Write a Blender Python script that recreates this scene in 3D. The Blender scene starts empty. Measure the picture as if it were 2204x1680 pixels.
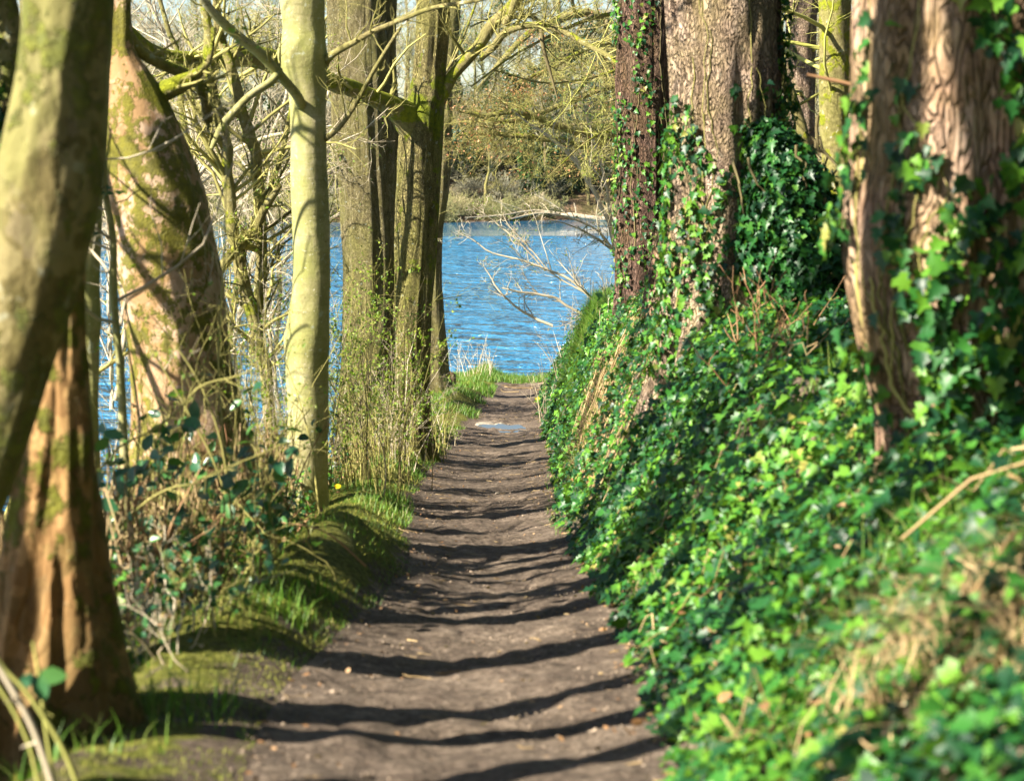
import bpy, math, random
import numpy as np
from mathutils import Vector

SC = bpy.context.scene
COL = SC.collection
R = math.radians
F_PX = 4284.0            # focal length in reference pixels (2203 wide view)
PITCH = math.atan(510 / F_PX)
CAMZ = 6.0               # the lake surface is z = 0

# ------------------------------------------------------------------ camera
cam = bpy.data.cameras.new("camera")
cam.lens = 70; cam.sensor_width = 36; cam.clip_end = 3000; cam.clip_start = 0.1
cam.dof.use_dof = True; cam.dof.focus_distance = 33; cam.dof.aperture_fstop = 3.5
camo = bpy.data.objects.new("camera", cam); COL.objects.link(camo)
camo.location = (0, 0, CAMZ); camo.rotation_euler = (R(90) - PITCH, 0, 0)
SC.camera = camo

# ------------------------------------------------------------------ light
SUN_AZ, SUN_EL = R(241), R(36)      # compass style: 0 = +Y (view direction), clockwise; 248 = left and behind
wd = bpy.data.worlds.new("World"); SC.world = wd; wd.use_nodes = True
nt = wd.node_tree
sky = nt.nodes.new("ShaderNodeTexSky"); sky.sky_type = 'NISHITA'; sky.sun_disc = False
sky.sun_elevation = SUN_EL; sky.sun_rotation = SUN_AZ
sky.air_density = 1.0; sky.dust_density = 0.6; sky.ozone_density = 1.5
bg = nt.nodes["Background"]; bg.inputs[1].default_value = 0.05
nt.links.new(sky.outputs[0], bg.inputs[0])
sun = bpy.data.lights.new("sun", 'SUN'); sun.energy = 5.0; sun.angle = R(0.5); sun.color = (1.0, 0.92, 0.77)
suno = bpy.data.objects.new("sun", sun); COL.objects.link(suno)
SV = Vector((math.sin(SUN_AZ) * math.cos(SUN_EL), math.cos(SUN_AZ) * math.cos(SUN_EL), math.sin(SUN_EL)))
suno.rotation_euler = SV.to_track_quat('Z', 'Y').to_euler(); suno.location = (-20, -10, 30)
SC.view_settings.view_transform = 'Standard'; SC.view_settings.look = 'None'
SC.view_settings.exposure = 1.9; SC.view_settings.gamma = 1
SC.cycles.max_bounces = 6; SC.cycles.diffuse_bounces = 3; SC.cycles.transparent_max_bounces = 8
SC.cycles.use_denoising = True

# ------------------------------------------------------------------ helpers
cp, sp = math.cos(PITCH), math.sin(PITCH)
def at(u, v, y):
    """the point at ground distance y seen at reference pixel (u, v)"""
    a = (u - 1101.5) / F_PX; b = -(v - 840) / F_PX
    t = y / (cp + b * sp)
    return np.array([a * t, y, CAMZ + (b * cp - sp) * t])
def px(n, y): return n * y / F_PX

def rng_(s): return np.random.default_rng(s)

_LAT = np.random.default_rng(7).random((64, 64, 64))
def vnoise(p):
    """value noise in [-1,1] at points (...,3)"""
    p = np.asarray(p, float); i = np.floor(p).astype(int); f = p - i; f = f * f * (3 - 2 * f)
    i0 = i & 63; i1 = (i + 1) & 63
    def L(a, b, c): return _LAT[a, b, c]
    x0, y0, z0 = i0[..., 0], i0[..., 1], i0[..., 2]; x1, y1, z1 = i1[..., 0], i1[..., 1], i1[..., 2]
    fx, fy, fz = f[..., 0], f[..., 1], f[..., 2]
    c00 = L(x0, y0, z0) * (1 - fx) + L(x1, y0, z0) * fx
    c10 = L(x0, y1, z0) * (1 - fx) + L(x1, y1, z0) * fx
    c01 = L(x0, y0, z1) * (1 - fx) + L(x1, y0, z1) * fx
    c11 = L(x0, y1, z1) * (1 - fx) + L(x1, y1, z1) * fx
    return ((c00 * (1 - fy) + c10 * fy) * (1 - fz) + (c01 * (1 - fy) + c11 * fy) * fz) * 2 - 1
def n2(x, y, s, k=0.0):
    x = np.asarray(x, float); y = np.asarray(y, float)
    return vnoise(np.stack([x / s + k, y / s + 3.7 + k, np.full(np.broadcast(x, y).shape, 5.3 + k)], -1) if x.shape == y.shape else np.stack(list(np.broadcast_arrays(x / s + k, y / s + 3.7 + k, 5.3 + k)), -1))
def norm(v): return v / np.maximum(np.linalg.norm(v, axis=-1, keepdims=True), 1e-9)

class MB:
    """collects vertices, faces and a per-vertex random value; builds ONE mesh object"""
    def __init__(s): s.v = []; s.q = []; s.t = []; s.a = []; s.n = 0; s.qm = []; s.tm = []; s.uvw = []
    def add(s, v, quads=None, tris=None, rnd=0.5):
        v = np.asarray(v, float).reshape(-1, 3); s.v.append(v)
        s.a.append(np.broadcast_to(np.asarray(rnd, float), (len(v),)))
        if quads is not None and len(quads): s.q.append(np.asarray(quads) + s.n)
        if tris is not None and len(tris): s.t.append(np.asarray(tris) + s.n)
        s.n += len(v)
    def tube(s, pts, rad, sides=6, rnd=0.5): s.tubes(np.asarray(pts)[None], np.asarray(rad)[None], sides, rnd)
    def tubes(s, P, Rd, sides=3, rnd=None):
        P = np.asarray(P, float); N, K, _ = P.shape
        if N == 0: return
        Rd = np.broadcast_to(np.asarray(Rd, float), (N, K))
        T = norm(np.gradient(P, axis=1))
        ref = np.zeros((N, 1, 3)); m = np.abs(norm(P[:, -1] - P[:, 0])[:, 2]) > .8
        ref[m, 0, 0] = 1; ref[~m, 0, 2] = 1
        A = norm(np.cross(T, np.broadcast_to(ref, T.shape))); B = np.cross(T, A)
        an = np.arange(sides) * 2 * math.pi / sides
        V = P[:, :, None] + Rd[:, :, None, None] * (A[:, :, None] * np.cos(an)[None, None, :, None] + B[:, :, None] * np.sin(an)[None, None, :, None])
        base = np.arange(N)[:, None, None] * K * sides; k = np.arange(K - 1)[None, :, None] * sides
        j = np.arange(sides)[None, None, :]; j1 = (j + 1) % sides
        q = np.stack([base + k + j, base + k + j1, base + k + sides + j1, base + k + sides + j], -1).reshape(-1, 4)
        r = rnd if rnd is not None else 0.5
        r = np.repeat(np.broadcast_to(np.asarray(r, float), (N,)), K * sides)
        s.add(V, quads=q, rnd=r)
    def build(s, name, mat, parent=None, smooth=True, attrs=None):
        me = bpy.data.meshes.new(name)
        v = np.concatenate(s.v) if s.v else np.zeros((0, 3))
        o = bpy.data.objects.new(name, me); COL.objects.link(o)
        loc = np.zeros(3)
        if parent is not None:
            o.parent = parent; loc = np.array(parent.location)
            if parent.parent is not None: loc = loc + np.array(parent.parent.location)
        v = v - loc
        q = np.concatenate(s.q) if s.q else np.zeros((0, 4), int)
        t = np.concatenate(s.t) if s.t else np.zeros((0, 3), int)
        me.vertices.add(len(v)); me.vertices.foreach_set("co", v.astype('f').ravel())
        nl = q.size + t.size
        me.loops.add(nl); me.loops.foreach_set("vertex_index", np.concatenate([q.ravel(), t.ravel()]).astype('i'))
        me.polygons.add(len(q) + len(t))
        st = np.concatenate([np.arange(len(q)) * 4, q.size + np.arange(len(t)) * 3]).astype('i')
        me.polygons.foreach_set("loop_start", st)
        me.polygons.foreach_set("use_smooth", np.full(len(q) + len(t), smooth))
        at_ = me.attributes.new("rnd", "FLOAT", "POINT")
        at_.data.foreach_set("value", np.concatenate(s.a).astype('f') if s.a else np.zeros(0, 'f'))
        for k_, arr in (attrs or {}).items():
            x = me.attributes.new(k_, "FLOAT", "POINT"); x.data.foreach_set("value", np.asarray(arr, 'f'))
        me.update(calc_edges=True); me.validate()
        if mat: me.materials.append(mat)
        return o

def tag(o, label=None, cat=None, group=None, kind=None):
    if label: o["label"] = label
    if cat: o["category"] = cat
    if group: o["group"] = group
    if kind: o["kind"] = kind
    return o
def thing(name, loc, label, cat, group=None):
    o = bpy.data.objects.new(name, None); COL.objects.link(o); o.location = tuple(float(c) for c in loc)
    o.empty_display_size = .2
    return tag(o, label, cat, group)
def copy_tree(root):
    c = root.copy(); COL.objects.link(c)
    for ch in root.children:
        d = ch.copy(); COL.objects.link(d); d.parent = c
        for g in ch.children:
            e = g.copy(); COL.objects.link(e); e.parent = d
    return c

# ------------------------------------------------------------------ materials
class NT:
    def __init__(s, name):
        s.m = bpy.data.materials.new(name); s.m.use_nodes = True; s.t = s.m.node_tree; s.t.nodes.clear()
        s.out = s.t.nodes.new("ShaderNodeOutputMaterial")
        s.co = s.t.nodes.new("ShaderNodeTexCoord").outputs["Object"]
    def n(s, typ, ins=None, **kw):
        nd = s.t.nodes.new("ShaderNode" + typ)
        for k, v in kw.items(): setattr(nd, k, v)
        for k, v in (ins or {}).items():
            sock = nd.inputs[k]
            if hasattr(v, "links") and hasattr(v, "is_output"): s.t.links.new(v, sock)
            else: sock.default_value = v
        return nd
    def geo(s): return s.n("NewGeometry")
    def wpos(s): return s.n("NewGeometry").outputs["Position"]
    def map(s, scale, vec=None): return s.n("Mapping", {"Vector": vec if vec is not None else s.co, "Scale": scale}).outputs[0]
    def noise(s, vec, scale, detail=4, rough=.55): return s.n("TexNoise", {"Vector": vec, "Scale": scale, "Detail": detail, "Roughness": rough}).outputs["Fac"]
    def ramp(s, fac, stops):
        nd = s.n("ValToRGB", {"Fac": fac}); r = nd.color_ramp
        while len(r.elements) > 1: r.elements.remove(r.elements[-1])
        r.elements[0].position = stops[0][0]; r.elements[0].color = col(stops[0][1])
        for p, c in stops[1:]:
            e = r.elements.new(p); e.color = col(c)
        return nd.outputs[0]
    def mix(s, fac, a, b):
        nd = s.n("Mix", data_type='RGBA')
        for i, v in ((0, fac), (6, a), (7, b)):
            if hasattr(v, "is_output"): s.t.links.new(v, nd.inputs[i])
            else: nd.inputs[i].default_value = v if i == 0 else col(v)
        return nd.outputs[2]
    def math(s, op, a, b=0.0, clamp=False):
        nd = s.n("Math", operation=op, use_clamp=clamp)
        for i, v in ((0, a), (1, b)):
            if hasattr(v, "is_output"): s.t.links.new(v, nd.inputs[i])
            else: nd.inputs[i].default_value = v
        return nd.outputs[0]
    def attr(s, name): return s.n("Attribute", attribute_name=name).outputs["Fac"]
    def bump(s, h, strength=.5, dist=.01, prev=None):
        i = {"Height": h, "Strength": strength, "Distance": dist}
        if prev is not None: i["Normal"] = prev
        return s.n("Bump", i).outputs[0]
    def pbr(s, color, rough=.8, normal=None, spec=.5, **extra):
        i = {"Base Color": color if hasattr(color, "is_output") else col(color), "Roughness": rough, "Specular IOR Level": spec}
        if normal is not None: i["Normal"] = normal
        i.update(extra)
        return s.n("BsdfPrincipled", i).outputs[0]
    def end(s, shader): s.t.links.new(shader, s.out.inputs[0]); return s.m
def col(c):
    if isinstance(c, (int, float)): return (c, c, c, 1)
    return tuple(c) + (1,) if len(c) == 3 else tuple(c)

def bark(name, dark, mid, light, moss=.4, furrow=1.0, fs=9, moss_col=(.17, .20, .012), lichen=.3, rough=.85, zs=.22, bd=.03, patch=None, spots=0.0, rings=0.0):
    m = NT(name)
    vec = m.map((1, 1, zs)); fine = m.map((1, 1, .5))
    n1 = m.noise(vec, fs, 5, .62)
    vor = m.n("TexVoronoi", {"Vector": m.n("Mapping", {"Vector": m.n("VectorMath", {0: vec, 1: m.n("TexNoise", {"Vector": vec, "Scale": fs * .8}).outputs["Color"]}, operation='ADD').outputs[0], "Scale": (1, 1, 1)}).outputs[0], "Scale": fs * 1.1}, feature='DISTANCE_TO_EDGE').outputs["Distance"]
    crack = m.math('MULTIPLY', vor, 5.0, True)
    hgt = m.math('ADD', m.math('MULTIPLY', crack, furrow), m.math('MULTIPLY', n1, 1.2))
    nf = m.noise(fine, 60, 4, .6); nl = m.noise(m.co, 2.2, 4)
    c = m.ramp(m.math('ADD', m.math('MULTIPLY', n1, .7), m.math('MULTIPLY', nf, .3)), [(.3, dark), (.48, mid), (.66, light)])
    c = m.mix(m.math('MULTIPLY', m.math('SUBTRACT', 1.0, crack), min(.85, furrow * .7)), c, dark)
    c = m.mix(m.math('MULTIPLY', m.ramp(nl, [(.42, 0.0), (.6, 1.0)]), .45), c, (mid[0] * .9, mid[1] * 1.05, mid[2] * .55))
    if patch:
        pn = m.n("TexVoronoi", {"Vector": m.n("VectorMath", {0: m.map((1, 1, .55)), 1: m.n("TexNoise", {"Vector": m.co, "Scale": 5.0, "Detail": 5.0}).outputs["Color"]}, operation='ADD').outputs[0], "Scale": 5.5})
        sel = m.n("SeparateColor", {0: pn.outputs["Color"]}).outputs[0]
        c = m.mix(m.ramp(sel, [(.40, 0.0), (.46, .85)]), c, patch[0]); c = m.mix(m.ramp(sel, [(.70, 0.0), (.75, .9)]), c, patch[1])
        big = m.ramp(m.noise(m.map((1, 1, .4)), 2.6, 6, .65), [(.47, 0.0), (.56, .85)]); c = m.mix(big, c, patch[2])
    if rings:
        rn = m.noise(m.map((1, 1, 9)), 4.5, 5, .7); c = m.mix(m.math('MULTIPLY', m.ramp(rn, [(.54, 0.0), (.64, 1.0)]), rings), c, dark)
        ev = m.n("TexVoronoi", {"Vector": m.map((1, 1, 1.9)), "Scale": 5.5}).outputs["Distance"]; c = m.mix(m.ramp(ev, [(.045, .0), (.06, .75), (.085, .75), (.10, 0.0)]), c, dark)
        al = m.ramp(m.noise(m.map((1, 1, .5)), 3.2, 6, .7), [(.46, 0.0), (.6, .6)]); c = m.mix(al, c, (mid[0] * .75, mid[1] * .85, mid[2] * .5))
        wn = m.noise(m.map((1, 1, 2)), 38, 2, .5); c = m.mix(m.ramp(wn, [(.70, 0.0), (.74, .6)]), c, (.75, .72, .6))
    # lichen spots, then moss where the mesh asks for it or on upward faces
    lic = m.ramp(m.noise(m.co, 14, 3, .5), [(.66, 0.0), (.70, 1.0)])
    c = m.mix(m.math('MULTIPLY', lic, lichen), c, (.42, .46, .36))
    up = m.n("SeparateXYZ", {0: m.geo().outputs["Normal"]}).outputs[2]
    mm = m.math('ADD', m.math('MULTIPLY', m.attr("moss"), 1.0), m.math('MULTIPLY', up, .35))
    mm = m.math('ADD', mm, m.math('MULTIPLY', m.math('SUBTRACT', m.noise(m.co, 5, 6, .65), .5), 3.2))
    mm = m.math('ADD', mm, moss - .75)
    mk = m.ramp(mm, [(.42, 0.0), (.62, 1.0)])
    if spots:
        sn = m.math('ADD', m.math('MULTIPLY', m.noise(m.map((1, 1, .8)), 13, 5, .7), .65), m.math('MULTIPLY', m.noise(m.co, 2.2, 3, .6), .45))
        mk = m.math('MAXIMUM', mk, m.ramp(sn, [(.60 - .08 * spots, 0.0), (.64 - .08 * spots, .9)]))
    mc = m.ramp(m.noise(m.co, 22, 3), [(.3, (moss_col[0] * .5, moss_col[1] * .55, moss_col[2])), (.7, moss_col)])
    c = m.mix(mk, c, mc)
    h2 = m.math('ADD', hgt, m.math('MULTIPLY', mk, m.math('MULTIPLY', m.noise(m.co, 90, 3), .9)))
    b = m.bump(h2, .9, bd); b = m.bump(nf, .35, .006, b)
    return m.end(m.pbr(c, rough, b, .25))

def leafmat(name, stops, rough=.38, trans=.35, spec=.5, var=.0):
    m = NT(name)
    c = m.ramp(m.attr("rnd"), stops)
    g = m.noise(m.co, 3.0, 2)
    c = m.mix(m.math('MULTIPLY', g, .25), c, stops[0][1])
    p = m.pbr(c, rough, None, spec)
    tr = m.n("BsdfTranslucent", {"Color": m.mix(.4, c, (.22, .42, .02))}).outputs[0]
    return m.end(m.n("MixShader", {0: trans, 1: p, 2: tr}).outputs[0])

def twigmat(name, a, b, rough=.8, sc=3.0):
    m = NT(name)
    f = m.math('ADD', m.math('MULTIPLY', m.attr("rnd"), .6), m.math('MULTIPLY', m.noise(m.co, sc, 3), .5))
    return m.end(m.pbr(m.ramp(f, [(.25, a), (.8, b)]), rough, None, .3))

M = {}
M['smooth'] = bark("smooth_bark", (.15, .135, .055), (.30, .275, .125), (.46, .40, .25), moss=.16, furrow=.05, fs=4, zs=1.3, bd=.010, rings=.45, moss_col=(.30, .33, .02), lichen=.5)
M['oak'] = bark("furrowed_bark", (.05, .04, .015), (.26, .22, .08), (.46, .38, .17), moss=.62, furrow=1.1, fs=16, zs=.28, bd=.03, moss_col=(.28, .32, .015), lichen=.6)
M['oak2'] = bark("grey_furrowed_bark", (.05, .04, .018), (.30, .25, .11), (.50, .43, .24), moss=.30, furrow=1.1, fs=20, zs=.3, bd=.03, moss_col=(.19, .22, .01), lichen=.6)
M['plane'] = bark("patchy_pale_bark", (.16, .09, .04), (.34, .21, .11), (.54, .38, .27), moss=.26, furrow=.04, fs=3, zs=.7, bd=.012, patch=((.50, .35, .25), (.36, .22, .12), (.30, .18, .08)), spots=.7, moss_col=(.16, .155, .01), lichen=.25)
M['front'] = bark("olive_grey_bark", (.05, .038, .015), (.125, .10, .035), (.24, .19, .08), moss=.50, furrow=.12, fs=4, zs=.6, patch=((.24, .20, .09), (.15, .12, .06), (.17, .16, .05)), spots=.4, bd=.03, moss_col=(.20, .21, .03), lichen=.3)
M['brown'] = bark("brown_root_bark", (.08, .045, .018), (.23, .14, .055), (.38, .25, .11), moss=.36, patch=((.38, .22, .09), (.20, .11, .04), (.12, .075, .025)), spots=.45, furrow=.2, fs=5, zs=.4, bd=.03, moss_col=(.15, .16, .01), lichen=.1)
M['red'] = bark("reddish_bark", (.07, .035, .02), (.32, .20, .13), (.58, .42, .31), moss=.26, furrow=.65, fs=9, zs=.28, bd=.05, moss_col=(.22, .20, .04), lichen=.15)
M['redgrey'] = bark("pink_grey_bark", (.06, .04, .03), (.33, .23, .165), (.58, .44, .35), moss=.26, furrow=.8, fs=12, zs=.3, bd=.05, moss_col=(.20, .19, .03), lichen=.2)
M['darkred'] = bark("dark_flaky_bark", (.035, .02, .014), (.15, .085, .06), (.34, .22, .17), moss=.15, furrow=1.0, fs=14, zs=.2, bd=.05, moss_col=(.10, .14, .02), lichen=.1)
M['limb'] = bark("mossy_limb_bark", (.10, .08, .03), (.26, .22, .09), (.42, .37, .16), moss=.82, furrow=.3, fs=14, zs=1, bd=.02, moss_col=(.32, .34, .015), lichen=.7)
M['twig'] = twigmat("olive_twig", (.12, .11, .03), (.42, .38, .12))
M['twigpale'] = twigmat("pale_twig", (.30, .24, .15), (.62, .54, .40))
M['twigdark'] = twigmat("dark_twig", (.05, .04, .02), (.22, .18, .08))
M['twigred'] = twigmat("red_brown_twig", (.20, .09, .04), (.46, .27, .14))
M['twiggreen'] = twigmat("green_yellow_twig", (.20, .20, .04), (.45, .44, .13))
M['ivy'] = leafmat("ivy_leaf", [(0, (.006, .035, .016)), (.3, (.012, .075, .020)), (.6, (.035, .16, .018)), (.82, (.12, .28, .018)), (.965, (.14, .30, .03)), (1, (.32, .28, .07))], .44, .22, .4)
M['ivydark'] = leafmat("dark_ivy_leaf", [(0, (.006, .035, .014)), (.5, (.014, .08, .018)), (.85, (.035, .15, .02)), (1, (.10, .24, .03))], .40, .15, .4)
M['grass'] = leafmat("grass_blade", [(0, (.05, .13, .012)), (.5, (.11, .26, .02)), (.85, (.22, .36, .05)), (1, (.46, .38, .18))], .5, .35)
M['bud'] = leafmat("fresh_leaf", [(0, (.10, .19, .012)), (.6, (.22, .34, .02)), (1, (.38, .42, .05))], .5, .45)
M['bramble'] = leafmat("bramble_leaf", [(0, (.012, .06, .03)), (.6, (.03, .13, .05)), (1, (.10, .24, .05))], .32, .25)
M['dead'] = leafmat("dead_leaf", [(0, (.16, .075, .03)), (.5, (.34, .17, .07)), (1, (.55, .36, .2))], .7, .25)
M['rust'] = leafmat("rust_leaf", [(0, (.24, .09, .035)), (.5, (.42, .18, .07)), (1, (.60, .34, .17))], .6, .3)
M['straw'] = twigmat("dry_straw", (.20, .13, .055), (.52, .38, .20))
M['pine'] = leafmat("pine_needle", [(0, (.01, .045, .03)), (1, (.04, .12, .06))], .5, .1)

def soil(m, vec, wet=None):
    n1 = m.noise(vec, 2.2, 6, .62); n2_ = m.noise(vec, 26, 5, .65); n3 = m.noise(vec, 140, 3, .6)
    c = m.ramp(m.math('ADD', m.math('MULTIPLY', n1, .5), m.math('MULTIPLY', n2_, .5)), [(.36, (.045, .033, .023)), (.5, (.165, .124, .090)), (.62, (.36, .28, .21))])
    chip = m.n("TexVoronoi", {"Vector": m.map((1, 1, 1), vec), "Scale": 34.0, "Randomness": 1.0})
    k = m.ramp(chip.outputs["Distance"], [(.16, 1.0), (.24, 0.0)])
    sel = m.ramp(m.n("SeparateColor", {0: chip.outputs["Color"]}).outputs[0], [(.72, 0.0), (.76, 1.0)])
    c = m.mix(m.math('MULTIPLY', k, sel), c, (.36, .26, .18))
    big = m.ramp(m.noise(vec, 6, 5, .7), [(.42, 0.0), (.56, 1.0)]); c = m.mix(m.math('MULTIPLY', big, .42), c, (.045, .03, .024)); dmp = m.ramp(m.noise(vec, 1.1, 4, .6), [(.45, 0.0), (.62, 1.0)]); c = m.mix(m.math('MULTIPLY', dmp, .4), c, (.07, .05, .038))
    h = m.math('ADD', m.math('MULTIPLY', n2_, 1.0), m.math('MULTIPLY', n3, .35))
    return c, h
def make_ground():
    m = NT("bank_soil_and_moss"); pos = m.wpos()
    c, h = soil(m, pos)
    mossn = m.noise(pos, 4.5, 6, .65)
    mk = m.ramp(m.math('ADD', m.attr("mossy"), m.math('MULTIPLY', m.math('SUBTRACT', mossn, .5), 1.6)), [(.42, 0.0), (.6, 1.0)])
    mc = m.ramp(m.noise(pos, 30, 4, .6), [(.3, (.05, .06, .010)), (.5, (.13, .14, .018)), (.7, (.26, .24, .06))])
    c = m.mix(mk, c, mc)
    lit = m.ramp(m.noise(m.n("Mapping", {"Vector": pos, "Scale": (1, .35, 1)}).outputs[0], 45, 3), [(.6, 0.0), (.68, 1.0)])
    c = m.mix(m.math('MULTIPLY', lit, m.math('MULTIPLY', m.attr("litter"), .8)), c, (.38, .25, .13))
    b = m.bump(h, .8, .03); b = m.bump(m.noise(pos, 60, 4, .7), .9, .03, b)
    return m.end(m.pbr(c, .92, b, .2))
M['ground'] = make_ground()
def make_path():
    m = NT("trodden_earth"); pos = m.wpos()
    c, h = soil(m, pos)
    b = m.bump(m.noise(m.map((1, 2.2, 1), pos), 6, 5, .65), .9, .09); b = m.bump(h, .9, .03, b)
    return m.end(m.pbr(c, .88, b, .25))
M['path'] = make_path()
def make_water():
    m = NT("lake_water"); pos = m.wpos()
    w = m.noise(m.map((.55, 1.0, 1), pos), 2.4, 3, .6); w2 = m.noise(m.map((.6, 1, 1), pos), .75, 3, .5)
    h = m.math('ADD', m.math('MULTIPLY', w, .35), m.math('MULTIPLY', w2, .9))
    yy_ = m.n("SeparateXYZ", {0: pos}).outputs[1]
    calm = m.n("MapRange", {0: m.math('ADD', yy_, m.math('MULTIPLY', m.noise(pos, .05, 2), 12.0)), 1: 146.0, 2: 152.0, 3: 1.0, 4: .006}).outputs[0]
    b = m.n("Bump", {"Height": h, "Strength": calm, "Distance": 2.5}).outputs[0]
    rg_ = m.math('MULTIPLY', calm, .07)
    return m.end(m.pbr((.03, .185, .36), rg_, b, .5, IOR=1.33))
M['water'] = make_water()
def make_hill():
    m = NT("leaf_strewn_hillside"); pos = m.wpos()
    c = m.ramp(m.noise(pos, .35, 6, .65), [(.3, (.03, .03, .012)), (.45, (.08, .065, .03)), (.58, (.20, .13, .08)), (.7, (.07, .09, .02))])
    return m.end(m.pbr(c, .95, m.bump(m.noise(pos, 1.5, 5), .8, .4), .1))
M['hill'] = make_hill()
def plain(name, c, rough=.8, sc=20):
    m = NT(name); n = m.noise(m.co, sc, 4)
    cc = m.ramp(n, [(.35, tuple(x * .6 for x in c)), (.65, tuple(min(1, x * 1.25) for x in c))])
    return m.end(m.pbr(cc, rough, m.bump(n, .5, .01), .3))
M['stone'] = plain("pale_stone", (.26, .22, .17), .8, 14)
M['log'] = plain("bleached_wood", (.42, .34, .23), .8, 6)
M['stump'] = plain("rotten_stump_wood", (.09, .06, .03), .9, 12)
M['yellow'] = plain("dandelion_petal", (.85, .62, .01), .6, 60)
m_ = NT("puddle_water"); M['puddle'] = m_.end(m_.pbr((.03, .028, .022), .015, m_.bump(m_.noise(m_.wpos(), 9, 2), .05, .01), .5, IOR=1.33))

# ------------------------------------------------------------------ terrain
PV = [(5.9, 1680, 545, 1432), (7.2, 1530, 630, 1415), (8.9, 1400, 745, 1345), (11.5, 1270, 860, 1290), (14, 1190, 872, 1235), (16.4, 1130, 884, 1212),
      (21.5, 1050, 905, 1205), (26, 1000, 958, 1195), (31, 950, 985, 1180), (35, 925, 1005, 1175), (40, 870, 1042, 1160), (46, 832, 1068, 1180), (49, 818, 1075, 1200)]
_py = np.array([-20, 0] + [p[0] for p in PV] + [56, 80], float)
_pz = np.array([at(0, p[1], p[0])[2] for p in PV]); s0 = (_pz[1] - _pz[0]) / 1.3
_pz = np.concatenate([[_pz[0] - s0 * 15, _pz[0] - s0 * 5.9 * .8], _pz, [_pz[-1] - .05, _pz[-1] - .1]])
_xl = [at(p[2], p[1], p[0])[0] for p in PV]; _xr = [at(p[3], p[1], p[0])[0] for p in PV]
_xl = np.array([-.8, -.8] + _xl + [_xl[-1]] * 2); _xr = np.array([.45, .45] + _xr + [_xr[-1] + .5] * 2)
def PZ(y): return np.interp(y, _py, _pz)
def XL(y): return np.interp(y, _py, _xl) + .06 * n2(y, y * 0 + 1, .9)
def XR(y): return np.interp(y, _py, _xr) + .06 * n2(y, y * 0 + 9, .8)
_by = [-20, 3, 5, 7, 10, 14, 22, 30, 35, 39, 42, 46, 50]
_bb = [.7, .7, .70, .78, 1.05, 1.5, 1.85, 2.0, 1.62, 1.2, .75, .25, 0]
_bw = ([4, 9, 16, 24, 50], [1.05, 1.02, .92, .72, .6])
def YS(x): return 178 + .0012 * x * x + 4 * np.sin(x / 17.) + 2 * np.sin(x / 6.)
def height(x, y):
    x, y = np.broadcast_arrays(np.asarray(x, float), np.asarray(y, float))
    pz = PZ(y); xl, xr = XL(y), XR(y); hw = np.maximum((xr - xl) / 2, .2); xc = (xl + xr) / 2
    z = pz + .09 * np.minimum(((x - xc) / hw) ** 2, 1.2) + .02 * n2(x, y, .55) + .012 * n2(x, y, .28, 3)
    # left verge and the drop to the lake
    u = np.maximum(xl - x, 0)
    z = z + .20 * np.exp(-((u - .42) / .3) ** 2) * (u > 0) * (np.clip(.6 + .7 * n2(x * 0, y, 1.6), 0, 1.3) * np.clip((y - 4.5) / 4, .35, 1) + .7 * np.exp(-((y - 11.6) / 1.3) ** 2)) * np.clip((u / .15), 0, 1)
    st = 1.25
    z = z - np.where(u > st, .95 * (np.sqrt((u - st) ** 2 + .04) - .2), 0)
    z = z + np.clip(u / .5, 0, 1) * (.05 * n2(x, y, .4, 5) + .022 * n2(x, y, .15, 8))
    wp = np.exp(-((y - 34.2) / .55) ** 4 - ((x - xc - .05) / .42) ** 4); z = z * (1 - wp) + (PZ(34.2) - .01) * wp
    z = z - .28 * np.clip((u - .5) / .4, 0, 1) * np.clip((8.4 - y) / 1.2, 0, 1)
    # right bank
    v = np.maximum(x - xr, 0); B = np.interp(y, _by, _bb)
    bw = np.interp(y, *_bw); s = np.clip(v / bw, 0, 1); s = .55 * s + .45 * s * s * (3 - 2 * s)
    z = z + B * s + np.clip(v, 0, .8) * (.10 * n2(x, y, .5, 2) + .05 * n2(x, y, .2, 6)) + np.maximum(v - bw, 0) * .10 * np.minimum(1, B)
    # where the land ends
    yend = 49.2 + 1.6 * np.clip(x - 3, 0, 14) + .5 * n2(x, x * 0, 1.3)
    z = z - .75 * np.maximum(y - yend, 0)
    z = np.maximum(z, -1.6)
    # the far shore rising out of the water
    f = y - YS(x)
    far = np.where(f > -4, -.5 + .32 * (np.maximum(f, -4) + 1.2) + 1.2 * n2(x, y, 12) * np.clip(f / 12, 0, 1), -1.6)
    far = np.minimum(far, 11 + 1.5 * n2(x, y, 30)) 
    z = np.where(y > 100, np.maximum(z, far), z)
    return z
def hz(x, y): return float(height(np.array([x]), np.array([y]))[0])
def geom(a, b, n, r):
    t = (np.power(r, np.arange(1, n + 1)) - 1) / (r ** n - 1); return a + (b - a) * t
xs = np.concatenate([-geom(6, 420, 50, 1.07)[::-1], np.arange(-6, 6.001, .055), geom(6, 420, 50, 1.07)])
ys = np.concatenate([np.arange(-20, 3, .5), np.arange(3, 20, .06), np.arange(20, 52, .11), np.arange(52, 165, 4), np.arange(165, 215, 1.0), np.arange(215, 620, 8)])
GX, GY = np.meshgrid(xs, ys); GZ = height(GX, GY)
def grid_quads(ny, nx):
    i = np.arange(ny - 1)[:, None] * nx + np.arange(nx - 1)[None]
    return np.stack([i, i + 1, i + nx + 1, i + nx], -1).reshape(-1, 4)
nrow_far = int(np.searchsorted(ys, 100))
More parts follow.
